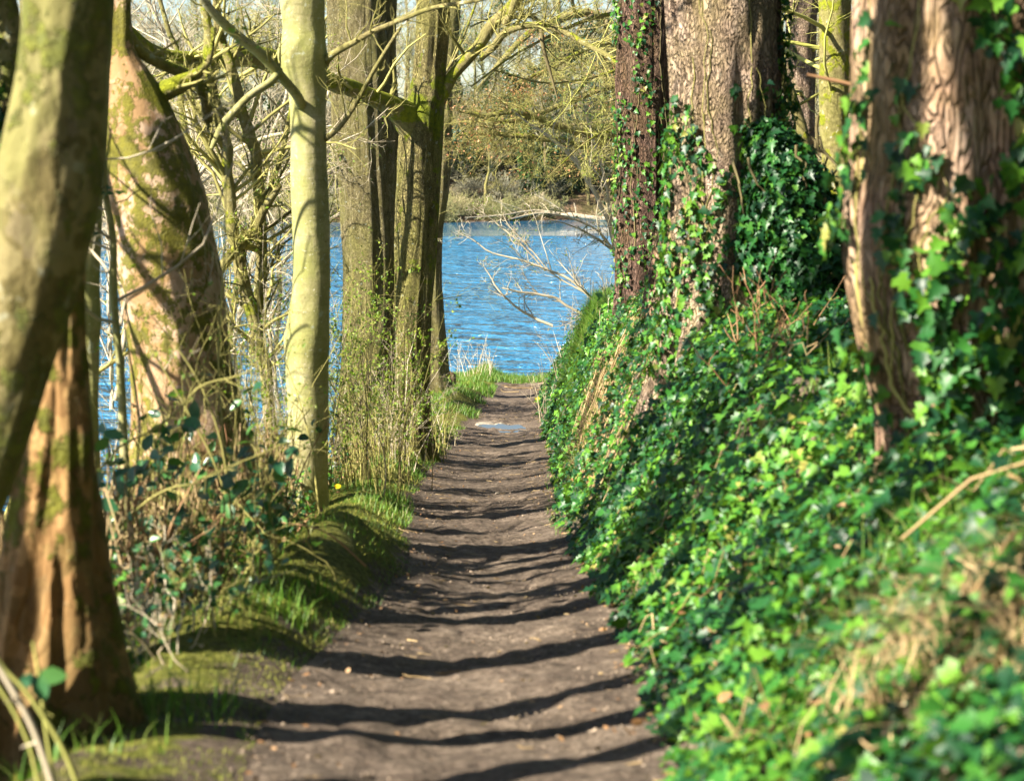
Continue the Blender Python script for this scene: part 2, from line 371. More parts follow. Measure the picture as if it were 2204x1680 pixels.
def ground_part(name, r0, r1, mat, kind="structure"):
    g = MB(); X, Y, Z = GX[r0:r1], GY[r0:r1], GZ[r0:r1]
    g.add(np.stack([X, Y, Z], -1), quads=grid_quads(*X.shape))
    u = XL(Y) - X; v = X - XR(Y)
    mossy = np.clip(u / .25, 0, 1) * .62 + .35 * np.exp(-((u - .4) / .4) ** 2) * (u > 0) * (1 + .5 * (Y > 9)) + np.clip(v / .3, 0, 1) * .25
    mossy = np.where(Y > 38, mossy + .15, mossy) - .34 * np.clip((8.4 - Y) / 1.5, 0, 1) * (u > .1)
    lit = np.clip((u - .6) / .4, 0, 1) * .8 + np.clip(v / .2, 0, 1) * .9
    o = g.build(name, mat, attrs={"mossy": mossy.ravel(), "litter": lit.ravel()}); o["kind"] = kind
    return o
ground_part("ground", 0, nrow_far + 1, M['ground'])
ground_part("hillside", nrow_far, len(ys), M['hill'])
g = MB(); yy = np.concatenate([np.arange(-4, 4, .2), np.arange(4, 20, .035), np.arange(20, 49.5, .08)]); k = np.linspace(0, 1, 64)
X = XL(yy)[:, None] * (1 - k) + XR(yy)[:, None] * k; Y = np.repeat(yy[:, None], 64, 1)
rel = .026 * np.abs(n2(X, Y, .16)) + .022 * np.clip(n2(X, Y, .30, 12), -.4, 1) + .012 * np.clip(n2(X, Y, .07, 4), 0, 1) + .05 * np.clip(n2(X, Y * .6, .5, 7) - .25, 0, 1); rel = rel * np.minimum(1, 6 * k * (1 - k))[None]
g.add(np.stack([X, Y, height(X, Y) + .016 + rel], -1), quads=grid_quads(len(yy), 64)); o = g.build("path", M['path']); o["kind"] = "structure"
g = MB(); wx = np.linspace(-420, 420, 60); wy = np.linspace(-20, 400, 60); WX, WY = np.meshgrid(wx, wy)
g.add(np.stack([WX, WY, WX * 0], -1), quads=grid_quads(60, 60)); o = g.build("lake", M['water'], smooth=True); o["kind"] = "structure"

# ------------------------------------------------------------------ leaves, grass
IVY = np.array([(0, 0), (-.08, .26), (.16, .50), (.34, .24), (.52, .40), (.62, .15), (1, 0), (.62, -.15), (.52, -.40), (.34, -.24), (.16, -.50), (-.08, -.26)])
OVAL = np.array([(0, 0), (.18, .24), (.5, .33), (.8, .2), (1, 0), (.8, -.2), (.5, -.33), (.18, -.24)])
DIAM = np.array([(0, 0), (.35, .32), (1, 0), (.35, -.32)])
def leaves(mb, P, D, Nn, size, shape, rnd, fold=.35, droop=.25):
    """P points, D forward directions, Nn surface normals"""
    P = np.asarray(P, float); n = len(P)
    if n == 0: return
    Nn = norm(np.asarray(Nn, float)); D = norm(D - Nn * (D * Nn).sum(-1, keepdims=True)); S = np.cross(Nn, D)
    k = len(shape)
    if k > 4:
        x = np.append(shape[:, 0], .38); y = np.append(shape[:, 1], 0)
        tr = np.array([(k, i, (i + 1) % k) for i in range(k)])
    else:
        x, y = shape[:, 0], shape[:, 1]; tr = np.array([(0, 2, 1), (0, 3, 2)])
    z = fold * np.abs(y) - droop * x * x
    s = np.asarray(size, float)[:, None, None]
    V = P[:, None] + s * (D[:, None] * x[None, :, None] + S[:, None] * y[None, :, None] + Nn[:, None] * z[None, :, None])
    T = (tr[None] + (np.arange(n) * len(x))[:, None, None]).reshape(-1, 3)
    mb.add(V, tris=T, rnd=np.repeat(rnd, len(x)))
def terr_normal(x, y):
    e = .06; zx = (height(x + e, y) - height(x - e, y)) / (2 * e); zy = (height(x, y + e) - height(x, y - e)) / (2 * e)
    return norm(np.stack([-zx, -zy, np.ones_like(zx)], -1))
def blades(mb, x, y, z, h, rg, lean=.35, w=.004, rnd=None, K=4):
    n = len(x); a = rg.uniform(0, 2 * math.pi, n); d = np.stack([np.cos(a), np.sin(a), np.zeros(n)], -1)
    s = np.stack([-np.sin(a), np.cos(a), np.zeros(n)], -1); t = np.linspace(0, 1, K)
    ln = rg.uniform(.2, 1, n) * lean
    P = np.stack([x, y, z], -1)[:, None] + h[:, None, None] * (np.array([0, 0, 1.])[None, None] * (t - .25 * t * t * ln[:, None] * 2)[:, :, None] + d[:, None] * (ln[:, None] * t ** 2)[:, :, None] * 1.3)
    ww = (np.asarray(w) * np.ones(n))[:, None, None] * (1 - .92 * t)[None, :, None]
    V = np.stack([P - s[:, None] * ww, P + s[:, None] * ww], 2).reshape(n, K * 2, 3)
    q = np.array([(2 * i, 2 * i + 1, 2 * i + 3, 2 * i + 2) for i in range(K - 1)])
    Q = (q[None] + (np.arange(n) * 2 * K)[:, None, None]).reshape(-1, 4)
    mb.add(V, quads=Q, rnd=np.repeat(rnd if rnd is not None else rg.random(n), K * 2))

# ------------------------------------------------------------------ branches
def grow(rg, P, Rd, n_per, ang=(35, 70), lf=.5, k=5, wander=.22, up=.12, rf=.55, tmin=.2, tip=.25, rmin=.0012, bias=None):
    """children of a batch of branches: P (N,K,3), Rd (N,K)"""
    N, K, _ = P.shape; L = np.linalg.norm(np.diff(P, axis=1), axis=2).sum(1)
    idx = np.repeat(np.arange(N), n_per); n = len(idx); t = rg.uniform(tmin, 1, n)
    f = t * (K - 1); i = np.minimum(f.astype(int), K - 2); w = (f - i)[:, None]
    p0 = P[idx, i] * (1 - w) + P[idx, i + 1] * w; tan = norm(P[idx, i + 1] - P[idx, i])
    r0 = (Rd[idx, i] * (1 - w[:, 0]) + Rd[idx, i + 1] * w[:, 0]) * rf * rg.uniform(.7, 1.1, n)
    rv = norm(rg.normal(size=(n, 3))); perp = norm(np.cross(tan, rv)); an = np.radians(rg.uniform(ang[0], ang[1], n))[:, None]
    d = tan * np.cos(an) + perp * np.sin(an); d[:, 2] += up
    if bias is not None: d = d + np.asarray(bias)
    d = norm(d); Lc = L[idx] * lf * rg.uniform(.5, 1.15, n) * (1.15 - .6 * t)
    pts = [p0]; st = (Lc / (k - 1))[:, None]
    for j in range(k - 1):
        d = norm(d + rg.normal(size=(n, 3)) * wander + np.array([0, 0, up * .4])); pts.append(pts[-1] + d * st)
    taper = np.linspace(1, tip, k)[None]
    return np.stack(pts, 1), np.maximum(r0[:, None] * taper, rmin)
def curve_pts(ctrl, n):
    """smooth polyline through control rows (any columns)"""
    c = np.asarray(ctrl, float); k = len(c); t = np.concatenate([[0], np.cumsum(np.linalg.norm(np.diff(c[:, :3], axis=0), axis=1))])
    m = np.zeros_like(c); m[1:-1] = (c[2:] - c[:-2]) / (t[2:] - t[:-2])[:, None]; m[0] = (c[1] - c[0]) / (t[1] - t[0]); m[-1] = (c[-1] - c[-2]) / (t[-1] - t[-2])
    q = np.linspace(0, t[-1], n); i = np.clip(np.searchsorted(t, q, side='right') - 1, 0, k - 2); h = (t[i + 1] - t[i])[:, None]; s = ((q - t[i])[:, None]) / h
    return (2 * s**3 - 3 * s**2 + 1) * c[i] + (s**3 - 2 * s**2 + s) * h * m[i] + (-2 * s**3 + 3 * s**2) * c[i + 1] + (s**3 - s**2) * h * m[i + 1]
def pxcurve(rows, n):
    """rows of (u, v, y, radius_px) -> points and radii"""
    c = [list(at(u, v, y)) + [px(r, y)] for u, v, y, r in rows]
    q = curve_pts(c, n); return q[:, :3], q[:, 3]

class Trunk:
    """lofted trunk: rows (V, Uleft, Uright) seen at distance y"""
    def __init__(s, rows, y, ext=7.0, dy=0.0):
        rows = sorted(rows, key=lambda r: -r[0])
        c = []
        for v, a, b in rows:
            yy = y; p = at((a + b) / 2, v, yy); c.append([p[0], yy, p[2], px((b - a) / 2, yy)])
        c = np.array(c)
        if ext:
            d = (c[-1, :3] - c[-3, :3]); d = d / np.linalg.norm(d); d = norm(d * .7 + np.array([0, 0, .5])); e = c[-1]
            for k_ in (.35, .7, 1.0): c = np.vstack([c, list(e[:3] + d * ext * k_) + [e[3] * (1 - .6 * k_)]])
        L = np.linalg.norm(np.diff(c[:, :3], axis=0), axis=1).sum()
        s.L = L; s.c = curve_pts(c, max(24, int(L / max(.05, c[:, 3].mean() * .22)))); s.y = y; s.base = s.c[0, :3].copy()
    def at(s, t, th):
        i = np.clip(t * (len(s.c) - 1), 0, len(s.c) - 1.001); j = i.astype(int); w = (i - j)[:, None]
        c = s.c[j] * (1 - w) + s.c[j + 1] * w; n = np.stack([np.cos(th), np.sin(th), np.zeros_like(th)], -1)
        return c[:, :3] + n * c[:, 3:4], n
    def tfor(s, z): return np.interp(z, s.c[:, 2], np.linspace(0, 1, len(s.c)))
    def mesh(s, name, mat, parent, seed, sides=40, lump=.07, rib=.05, ribn=9, flare=0.0, moss=None, knots=(), relief=.0):
        c = s.c; n = len(c); th = np.arange(sides) * 2 * math.pi / sides
        ct, st_ = np.cos(th)[None], np.sin(th)[None]; zz = c[:, 2:3]
        r = c[:, 3:4]; rm = c[:, 3].mean()
        q = np.stack([np.broadcast_to(ct * 1.3 + seed, (n, sides)), np.broadcast_to(st_ * 1.3, (n, sides)), np.broadcast_to(zz / (rm * 3.5), (n, sides))], -1)
        d = 1 + lump * vnoise(q) * 1.6 + lump * .5 * vnoise(q * 2.7 + 5)
        q2 = np.stack([np.broadcast_to(ct * ribn * .45 + seed, (n, sides)), np.broadcast_to(st_ * ribn * .45, (n, sides)), np.broadcast_to(zz / (rm * 5), (n, sides))], -1)
        d = d - rib * np.abs(vnoise(q2)) * 2 + rib
        if flare:
            zr = (zz - zz[0]) / (rm * 2.2); fl = np.exp(-np.clip(zr, 0, 9) ** 1.2)
            d = d + flare * fl * (.35 + .65 * np.maximum(0, np.cos(th * 4 + seed)))[None]
        for (kz, kth, ks, ka) in knots:
            dt = np.angle(np.exp(1j * (th - kth)))[None] * r
            d = d + ka * np.exp(-((zz - kz) ** 2 + dt ** 2) / ks ** 2)
        V = np.stack([c[:, 0:1] + r * d * ct, c[:, 1:2] + r * d * st_, np.broadcast_to(zz, (n, sides)) + 0 * d], -1)
        mb = MB(); base = np.arange(n - 1)[:, None] * sides; j = np.arange(sides)[None]; j1 = (j + 1) % sides
        mb.add(V, quads=np.stack([base + j, base + j1, base + sides + j1, base + sides + j], -1).reshape(-1, 4))
        mo = np.broadcast_to(moss(np.broadcast_to(zz, (n, sides)), np.broadcast_to(th[None], (n, sides))) if moss else 0.0, (n, sides))
        return mb.build(name, mat, parent, attrs={"moss": mo.ravel()})
    def limbs(s, rg, n, tlo, thi, length, elev=(10, 45), rf=.4, k=7, az=None, wander=.16, r=None):
        t = np.sort(rg.uniform(tlo, thi, n)); th = rg.uniform(0, 2 * math.pi, n) if az is None else rg.uniform(az[0], az[1], n)
        i = (t * (len(s.c) - 1)).astype(int); c = s.c[i]; el = np.radians(rg.uniform(elev[0], elev[1], n))
        d = np.stack([np.cos(th) * np.cos(el), np.sin(th) * np.cos(el), np.sin(el)], -1)
        L = length * rg.uniform(.6, 1.1, n); p = c[:, :3].copy(); pts = [p]
        for _ in range(k - 1):
            d = norm(d + rg.normal(size=d.shape) * wander + np.array([0, 0, .05])); p = p + d * (L / (k - 1))[:, None]; pts.append(p)
        r0 = (c[:, 3] * rf * rg.uniform(.7, 1.1, n)) if r is None else np.full(n, r) * rg.uniform(.6, 1.1, n)
        return np.stack(pts, 1), r0[:, None] * np.linspace(1, .22, k)[None]
def branch_mesh(name, mat, parent, levels, sides=(6, 4, 3, 3), rg=None, moss=.3):
    mb = MB()
    for i, (P, Rd) in enumerate(levels):
        sd = sides[min(i, len(sides) - 1)]
        mb.tubes(P, Rd, sd, rg.random(len(P)) if rg is not None else .5)
    n = mb.n
    return mb.build(name, mat, parent, attrs={"moss": np.full(n, moss)})

def trunk_ivy(T, name, parent, rg, n, zlo, zhi, size, dens, mat, th_rng=(math.pi * .8, math.pi * 2.2), lift=.06):
    z = rg.uniform(zlo, zhi, n * 3); th = rg.uniform(th_rng[0], th_rng[1], n * 3)
    P, Nn = T.at(T.tfor(z), th)
    k = (vnoise(np.stack([th * 1.1, z * 1.3, z * 0 + 2.], -1)) * .9 + vnoise(np.stack([th * 4, z * 4, z * 0 + 7.], -1)) * .5 + rg.normal(size=len(z)) * .15) > (1 - 2 * dens((z - zlo) / (zhi - zlo), th))
    P, Nn, th = P[k][:n], Nn[k][:n], th[k][:n]; m = len(P)
    P = P + Nn * rg.uniform(.01, lift, m)[:, None]
    nn = norm(Nn + rg.normal(size=(m, 3)) * .45 + np.array([0, 0, .35])); D = rg.normal(size=(m, 3)) * .6 + np.array([0, 0, -1.])
    mb = MB(); leaves(mb, P, D, nn, size * rg.uniform(.55, 1.25, m), IVY, rg.random(m))
    return mb.build(name, mat, parent)
def vines(T, name, parent, rg, n, zlo, zhi, rad, mat, th=(math.pi, 2 * math.pi), off=1.06):
    mb = MB()
    for _ in range(n):
        a = rg.uniform(*th); z0 = zlo + rg.uniform(0, .5) * (zhi - zlo); z1 = z0 + rg.uniform(.3, .9) * (zhi - zlo); k = 26
        z = np.linspace(z0, min(z1, zhi), k); aa = a + np.cumsum(rg.normal(size=k) * .045)
        P, Nn = T.at(T.tfor(z), aa); P = P + Nn * (rg.uniform(.0, .03) + .01)
        mb.tube(P, np.full(k, rad * rg.uniform(.5, 1.2)) * np.linspace(1, .5, k), 5, rg.random())
    return mb.build(name, mat, parent)

# ------------------------------------------------------------------ the big trees
def ground_loc(T): return (T.base[0], T.base[1], max(T.base[2], hz(T.base[0], T.base[1]) - .1))
def tree(name, rows, y, label, mat, seed, ext=7, cat="tree", group=None, **kw):
    T = Trunk(rows, y, ext); root = thing(name, ground_loc(T), label, cat, group)
    T.mesh("trunk", mat, root, seed, **kw); T.root = root; T.rg = rng_(seed); return T
def crown(T, mat, n1=9, length=3.5, tlo=.72, thi=1.0, n2_=7, n3=6, rf=.32, az=None, elev=(-5, 50), name="crown"):
    if T.y > 15: n1 = int(n1 * .8)
    a = T.limbs(T.rg, n1, tlo, thi, length, elev, rf, az=az); b = grow(T.rg, *a, n2_, lf=.45, k=5); c = grow(T.rg, *b, n3, lf=.5, k=4)
    branch_mesh(name, mat, T.root, [a, b, c], rg=T.rg)
def extra_limb(T, rows, n, mat, name="limb", sub=None, rg=None, moss=.3, kids=(), kidmat=None):
    P, r = pxcurve(rows, n); mb = MB(); k = 14
    # lumpy mossy limb
    mb.tube(P, r * (1 + .12 * vnoise(np.stack([P[:, 0] * 4, P[:, 1] * 4, P[:, 2] * 4], -1))), k)
    o = mb.build(name, mat, T.root, attrs={"moss": np.full(mb.n, moss)})
    if kids:
        lv = []; cur = (P[None], r[None])
        for q_, kw in enumerate(kids):
            kw = dict(kw)
            if q_ == 0: kw.setdefault('rf', .34)
            cur = grow(T.rg, *cur, **kw); lv.append(cur)
        branch_mesh("branch", kidmat or M['twig'], T.root, lv, rg=T.rg)
    return o

# A: leaning trunk at the left edge, close and out of focus
A = tree("leaning_tree", [(-420, 95, 285), (0, 58, 238), (60, 55, 232), (150, 42, 224), (300, 12, 222), (420, -5, 214), (560, -18, 186), (700, -28, 142), (800, -48, 106), (900, -78, 74),
     (1000, -118, 42), (1200, -200, -30), (1500, -280, -60), (1800, -330, -70)], 5.7, "dark leaning trunk with smooth olive bark, at the left edge of the photo", M['front'], 11, ext=5,
     sides=64, lump=.05, rib=.05, ribn=5, knots=((at(0, 60, 5.7)[2], .1, .05, .05), (at(0, 560, 5.7)[2], 4.9, .09, .045), (at(0, 330, 5.7)[2], 4.5, .07, .03), (at(0, 860, 5.7)[2], 5.6, .07, .03)),
     moss=lambda z, th: .10 + .25 * np.clip((at(0, 500, 6)[2] - z) / .6, 0, 1))
crown(A, M['twig'], 6, 2.5, .6, 1)
# B: trunk with spreading roots just behind it
B = tree("rooted_tree", [(-420, 60, 170), (100, 75, 160), (420, 100, 176), (600, 108, 180), (700, 98, 180), (850, 76, 190), (1000, 42, 203), (1200, 4, 226), (1400, -38, 268), (1520, -62, 300), (1620, -90, 338), (1700, -130, 385), (1790, -200, 440)],
     6.25, "brown trunk widening into a deeply shaded buttressed foot beside the near path", M['brown'], 23, ext=4, sides=72, lump=.07, rib=.13, ribn=7, flare=.14,
     knots=((at(0, 1120, 6.2)[2], 4.4, .06, .04), (at(0, 1300, 6.2)[2], 4.9, .07, -.03), (at(0, 1480, 6.2)[2], 4.6, .08, .05)), moss=lambda z, th: .15 + .5 * np.clip(np.cos(th - .1), -.3, 1))
crown(B, M['twig'], 5, 2.5, .7, 1)
# C, D slim stems
Cc = tree("slim_tree", [(-420, 235, 268), (0, 210, 245), (250, 192, 232), (430, 176, 222), (600, 168, 214), (690, 166, 218), (720, 168, 216), (860, 182, 211), (1000, 190, 216), (1200, 190, 220), (1400, 180, 225)], 11.5,
     "slim olive stem rising straight between the leaning trunk and pale patchy trunk", M['smooth'], 31, ext=5, sides=24, lump=.05, rib=.0, moss=lambda z, th: .28 + 0 * z)
crown(Cc, M['twig'], 5, 2, .7, 1)
D = tree("young_stem", [(300, 214, 226), (430, 222, 236), (480, 232, 247), (540, 236, 252), (600, 234, 252), (700, 240, 258), (800, 250, 268), (930, 255, 275), (1100, 262, 284), (1250, 262, 286)], 10,
     "thin pale yellow sapling stem against the blue water, left of patchy trunk", M['smooth'], 37, ext=2.2, cat="sapling", sides=16, lump=.05, rib=0)
a = D.limbs(D.rg, 16, .25, 1, 1.1, (0, 50), .5); b = grow(D.rg, *a, 5, lf=.5, k=4); branch_mesh("branch", M['twigpale'], D.root, [a, b], rg=D.rg)
# E the big pale leaning trunk
E = tree("patchy_bark_tree", [(-420, 268, 330), (0, 244, 282), (70, 238, 285), (110, 232, 290), (150, 226, 318), (200, 228, 352), (280, 228, 392), (400, 232, 436), (500, 238, 452), (600, 258, 476), (700, 276, 486), (800, 288, 500),
     (900, 286, 526), (1000, 272, 556), (1080, 256, 585), (1180, 240, 618), (1300, 230, 640), (1450, 220, 650)], 12.5, "broad leaning trunk with peeling pink and cream bark and green moss patches", M['plane'], 41, ext=4,
     sides=80, lump=.04, rib=.05, ribn=5, flare=.16, moss=lambda z, th: np.clip(.62 * np.clip(np.cos(th + .25), -.3, 1) + .9 * np.exp(-((z - at(0, 200, 12.5)[2]) / .28) ** 2) * .6 - .12 + .35 * np.clip((at(0, 850, 12.5)[2] - z), 0, 1), 0, 1))
extra_limb(E, [(290, 222, 12.5, 26), (350, 198, 12.5, 24), (395, 178, 12.5, 20), (425, 158, 12.5, 12), (450, 130, 12.5, 7), (460, 60, 12.5, 5)], 22, M['limb'], moss=.45,
     kids=(dict(n_per=10, lf=.4), dict(n_per=5, lf=.5, k=4)))
extra_limb(E, [(262, 60, 12.5, 16), (300, 110, 12.6, 14), (350, 140, 12.7, 13), (410, 165, 12.8, 12), (440, 200, 12.8, 12), (446, 262, 12.9, 11)], 22, M['limb'], moss=.2, kids=(dict(n_per=12, lf=.5, up=.3), dict(n_per=6, lf=.5, k=4), dict(n_per=3, lf=.6, k=3)))
crown(E, M['twig'], 8, 3, .66, 1)
# F the smooth pale trunk by the path
zF = lambda v: at(0, v, 16)[2]
F = tree("smooth_bark_tree", [(-420, 590, 690), (0, 602, 698), (70, 608, 698), (110, 598, 702), (145, 604, 702), (200, 620, 699), (300, 626, 702), (400, 626, 706), (500, 629, 710), (600, 629, 711), (690, 618, 709), (730, 611, 709), (800, 614, 707),
     (900, 618, 708), (1000, 613, 706), (1060, 609, 706), (1110, 600, 712), (1150, 590, 722), (1230, 575, 735)], 16, "tall straight trunk with smooth cream-green bark and a mossy foot on the verge", M['smooth'], 53, ext=6,
     sides=64, lump=.03, rib=.0, flare=.05, knots=((zF(130), -.15, .06, .06), (zF(95), -1.0, .05, .035), (zF(345), -1.0, .045, .03), (zF(190), 5.0, .03, .015), (zF(135), 3.5, .09, .05), (zF(420), -.4, .05, .02), (zF(525), 4.4, .03, .018), (zF(720), 3.3, .07, .03)),
     moss=lambda z, th: .95 * np.exp(-np.clip(z - zF(1120), 0, 9) / .22) + .20 * np.clip(np.cos(th), 0, 1))
extra_limb(F, [(648, 228, 15.9, 12), (638, 205, 15.7, 11.5), (600, 160, 15.5, 11), (562, 118, 15.4, 11), (520, 85, 15.3, 10), (480, 50, 15.2, 10), (440, 5, 15.1, 9), (400, -60, 15, 8)], 26, M['smooth'], moss=.05,
     kids=(dict(n_per=12, lf=.35, tmin=.3), dict(n_per=5, lf=.5, k=4)))
extra_limb(F, [(602, 150, 15.5, 7), (585, 175, 15.4, 9), (540, 205, 15.3, 9), (505, 240, 15.2, 9), (480, 270, 15.2, 9), (455, 320, 15.2, 5)], 20, M['smooth'], moss=.05)
extra_limb(F, [(696, 138, 16, 11), (715, 118, 15.9, 8), (760, 92, 15.8, 6.5), (800, 70, 15.7, 6), (860, 45, 15.6, 5.5), (930, 18, 15.4, 5), (1010, 5, 15.2, 4), (1060, -5, 15, 3)], 24, M['limb'], moss=.0,
     kids=(dict(n_per=14, lf=.32, tmin=.15), dict(n_per=5, lf=.5, k=4)))
extra_limb(F, [(698, 300, 16, 7), (730, 275, 15.8, 5.5), (765, 225, 15.7, 5), (800, 160, 15.6, 4.5), (830, 110, 15.5, 4), (865, 55, 15.4, 3)], 22, M['limb'], moss=.1, kids=(dict(n_per=12, lf=.3), dict(n_per=4, lf=.5, k=4)))
crown(F, M['twig'], 11, 3, .66, 1)
# G the mossy oak
zG = lambda v: at(0, v, 25)[2]
G = tree("mossy_oak", [(-420, 880, 968), (0, 899, 966), (80, 897, 962), (150, 892, 956), (215, 880, 955), (250, 868, 953), (300, 862, 950), (400, 857, 944), (500, 853, 938), (600, 850, 932), (700, 846, 924), (800, 850, 922),
     (900, 854, 925), (960, 846, 934), (1010, 832, 948)], 25, "mossy furrowed oak forking just above the lake view, beside the path", M['oak'], 61, ext=7, sides=72, lump=.04, rib=.10, ribn=10, flare=.12,
     moss=lambda z, th: .12 + .35 * np.clip(np.cos(th - .5), 0, 1) + .7 * np.exp(-((z - zG(235)) / .35) ** 2) + .25 * np.exp(-((z - zG(560)) / .8) ** 2))
extra_limb(G, [(905, 300, 25, 44), (880, 258, 24.9, 34), (850, 232, 24.7, 25), (805, 212, 24.4, 20), (760, 192, 24, 18), (700, 172, 23.6, 19), (640, 150, 23.2, 22), (590, 132, 22.8, 24), (530, 122, 22.4, 22), (470, 128, 22, 20), (400, 128, 21.6, 17), (330, 112, 21.2, 15), (270, 60, 20.8, 12), (200, -20, 20.5, 9)], 60, M['limb'], moss=.55,
     kids=(dict(n_per=34, lf=.16, up=.2, tmin=.1, rf=.3), dict(n_per=5, lf=.5, k=4), dict(n_per=4, lf=.5, k=3)))
extra_limb(G, [(935, 230, 25, 20), (955, 195, 25, 15), (975, 162, 25, 13), (1005, 128, 25, 12.5), (1035, 92, 25, 12), (1058, 55, 25, 12), (1090, 25, 25, 12), (1130, -20, 25, 11), (1180, -80, 25, 9)], 34, M['limb'], moss=.35,
     kids=(dict(n_per=10, lf=.4, tmin=.3), dict(n_per=7, lf=.5, k=4), dict(n_per=4, lf=.5, k=3)))
extra_limb(G, [(1035, 128, 25, 5), (1065, 98, 24.8, 8), (1085, 72, 24.7, 8), (1120, 58, 24.6, 7.5), (1160, 55, 24.5, 7), (1210, 68, 24.3, 6.5), (1260, 95, 24.1, 6), (1318, 128, 23.9, 5.5), (1350, 165, 23.8, 4.5), (1380, 210, 23.7, 3.5)], 36, M['limb'], moss=.1,
     kids=(dict(n_per=30, lf=.34, tmin=.1), dict(n_per=9, lf=.5, k=5), dict(n_per=5, lf=.5, k=3)))
extra_limb(G, [(1130, -60, 24.6, 12), (1115, -10, 24.6, 11), (1100, 25, 24.7, 9), (1085, 55, 24.7, 8)], 14, M['limb'], moss=.0)
extra_limb(G, [(1165, 60, 24.5, 5), (1168, 100, 24.5, 4.5), (1185, 160, 24.5, 3), (1200, 215, 24.5, 2)], 14, M['twigdark'], moss=.0, kids=(dict(n_per=9, lf=.5), dict(n_per=5, lf=.5, k=4)), kidmat=M['twigdark'])
crown(G, M['twig'], 9, 4, .68, 1)
# H the big grey one behind
H = tree("grey_oak", [(-420, 690, 850), (0, 705, 846), (100, 708, 846), (200, 716, 850), (300, 722, 853), (500, 738, 853), (700, 738, 849), (900, 726, 852), (1000, 715, 865), (1080, 700, 880)], 28.5,
     "massive furrowed grey-brown trunk standing behind the forked mossy oak", M['oak2'], 71, ext=8, sides=72, lump=.05, rib=.11, ribn=14, flare=.1, moss=lambda z, th: .10 + .45 * np.clip(np.cos(th - .2), 0, 1))
crown(H, M['twig'], 14, 4.5, .52, 1)
I = tree("lakeside_tree", [(-420, 985, 1010), (100, 955, 985), (200, 946, 972), (250, 938, 972), (400, 932, 966), (500, 920, 952), (600, 918, 950), (700, 912, 956), (760, 908, 962), (800, 904, 966), (840, 898, 974), (900, 885, 985)], 41,
     "narrow bare trunk at the water's edge, close behind the forked oak", M['oak2'], 73, ext=7, sides=48, lump=.03, rib=.10, ribn=8, flare=.3, moss=lambda z, th: .02 + 0 * z)
crown(I, M['twig'], 14, 4, .5, 1)
# K right front ivy tree
K = tree("ivy_covered_tree", [(-420, 1862, 2300), (0, 1858, 2292), (200, 1852, 2288), (300, 1848, 2286), (500, 1832, 2280), (620, 1838, 2276), (750, 1862, 2270), (880, 1895, 2268), (1000, 1905, 2280), (1150, 1860, 2330)], 7.3,
     "thick reddish trunk hung with ivy, very close, at the right edge", M['red'], 83, ext=6, sides=110, lump=.035, rib=.06, ribn=20, flare=.1, moss=lambda z, th: .10 + .30 * (vnoise(np.stack([th * 2., z * 2., z * 0 + 4], -1)) > .1))
crown(K, M['twig'], 6, 3, .7, 1)
L = tree("ivy_skirted_tree", [(-420, 1446, 1652), (0, 1444, 1668), (150, 1446, 1672), (300, 1448, 1678), (450, 1446, 1690), (600, 1440, 1700), (700, 1430, 1716), (800, 1410, 1740), (900, 1390, 1760)], 14,
     "stout pinkish trunk with a bulging cloak of ivy on its right side", M['redgrey'], 89, ext=6, sides=90, lump=.05, rib=.11, ribn=16, flare=.1, moss=lambda z, th: .12 + 0 * z)
crown(L, M['twig'], 8, 3.5, .64, 1)
Mm = tree("dark_ivy_tree", [(-420, 1342, 1440), (0, 1334, 1444), (150, 1332, 1444), (300, 1334, 1446), (450, 1332, 1446), (600, 1328, 1448), (680, 1322, 1452), (780, 1318, 1456), (860, 1314, 1460)], 22,
     "dark flaky trunk speckled with small ivy, standing nearest the open water", M['darkred'], 97, ext=7, sides=72, lump=.05, rib=.14, ribn=12, flare=.04, moss=lambda z, th: .06 + 0 * z)
crown(Mm, M['twig'], 9, 4, .6, 1)
Nn_ = tree("buttress_stem", [(380, 1434, 1452), (460, 1422, 1450), (550, 1402, 1446), (650, 1386, 1442), (740, 1370, 1436), (800, 1358, 1440)], 18, "short leaning reddish stem wedged between two ivy trunks on the bank", M['red'], 101, ext=0,
     sides=40, lump=.05, rib=.2, ribn=8)
Pp = tree("lichen_tree", [(-420, 1758, 1822), (0, 1760, 1830), (200, 1764, 1826), (400, 1768, 1822), (560, 1772, 1822), (700, 1765, 1830)], 27, "yellow-green lichened trunk seen in the gap beyond the ivy cloak", M['limb'], 103, ext=6, sides=40, lump=.06, rib=.05, moss=lambda z, th: .34 + 0 * z)
crown(Pp, M['twiggreen'], 34, 3.2, .15, .85, 6, 6, .16)
Qq = tree("pink_bark_tree", [(-420, 1688, 1760), (0, 1690, 1758), (200, 1694, 1752), (400, 1700, 1750), (560, 1702, 1750), (700, 1700, 1760)], 34, "pinkish trunk behind crossing twigs, just left of the lichened trunk", M['redgrey'], 107, ext=6, sides=40, lump=.05, rib=.1, moss=lambda z, th: .05 + 0 * z)
crown(Qq, M['twiggreen'], 26, 4, .15, .85, 6, 5, .16)

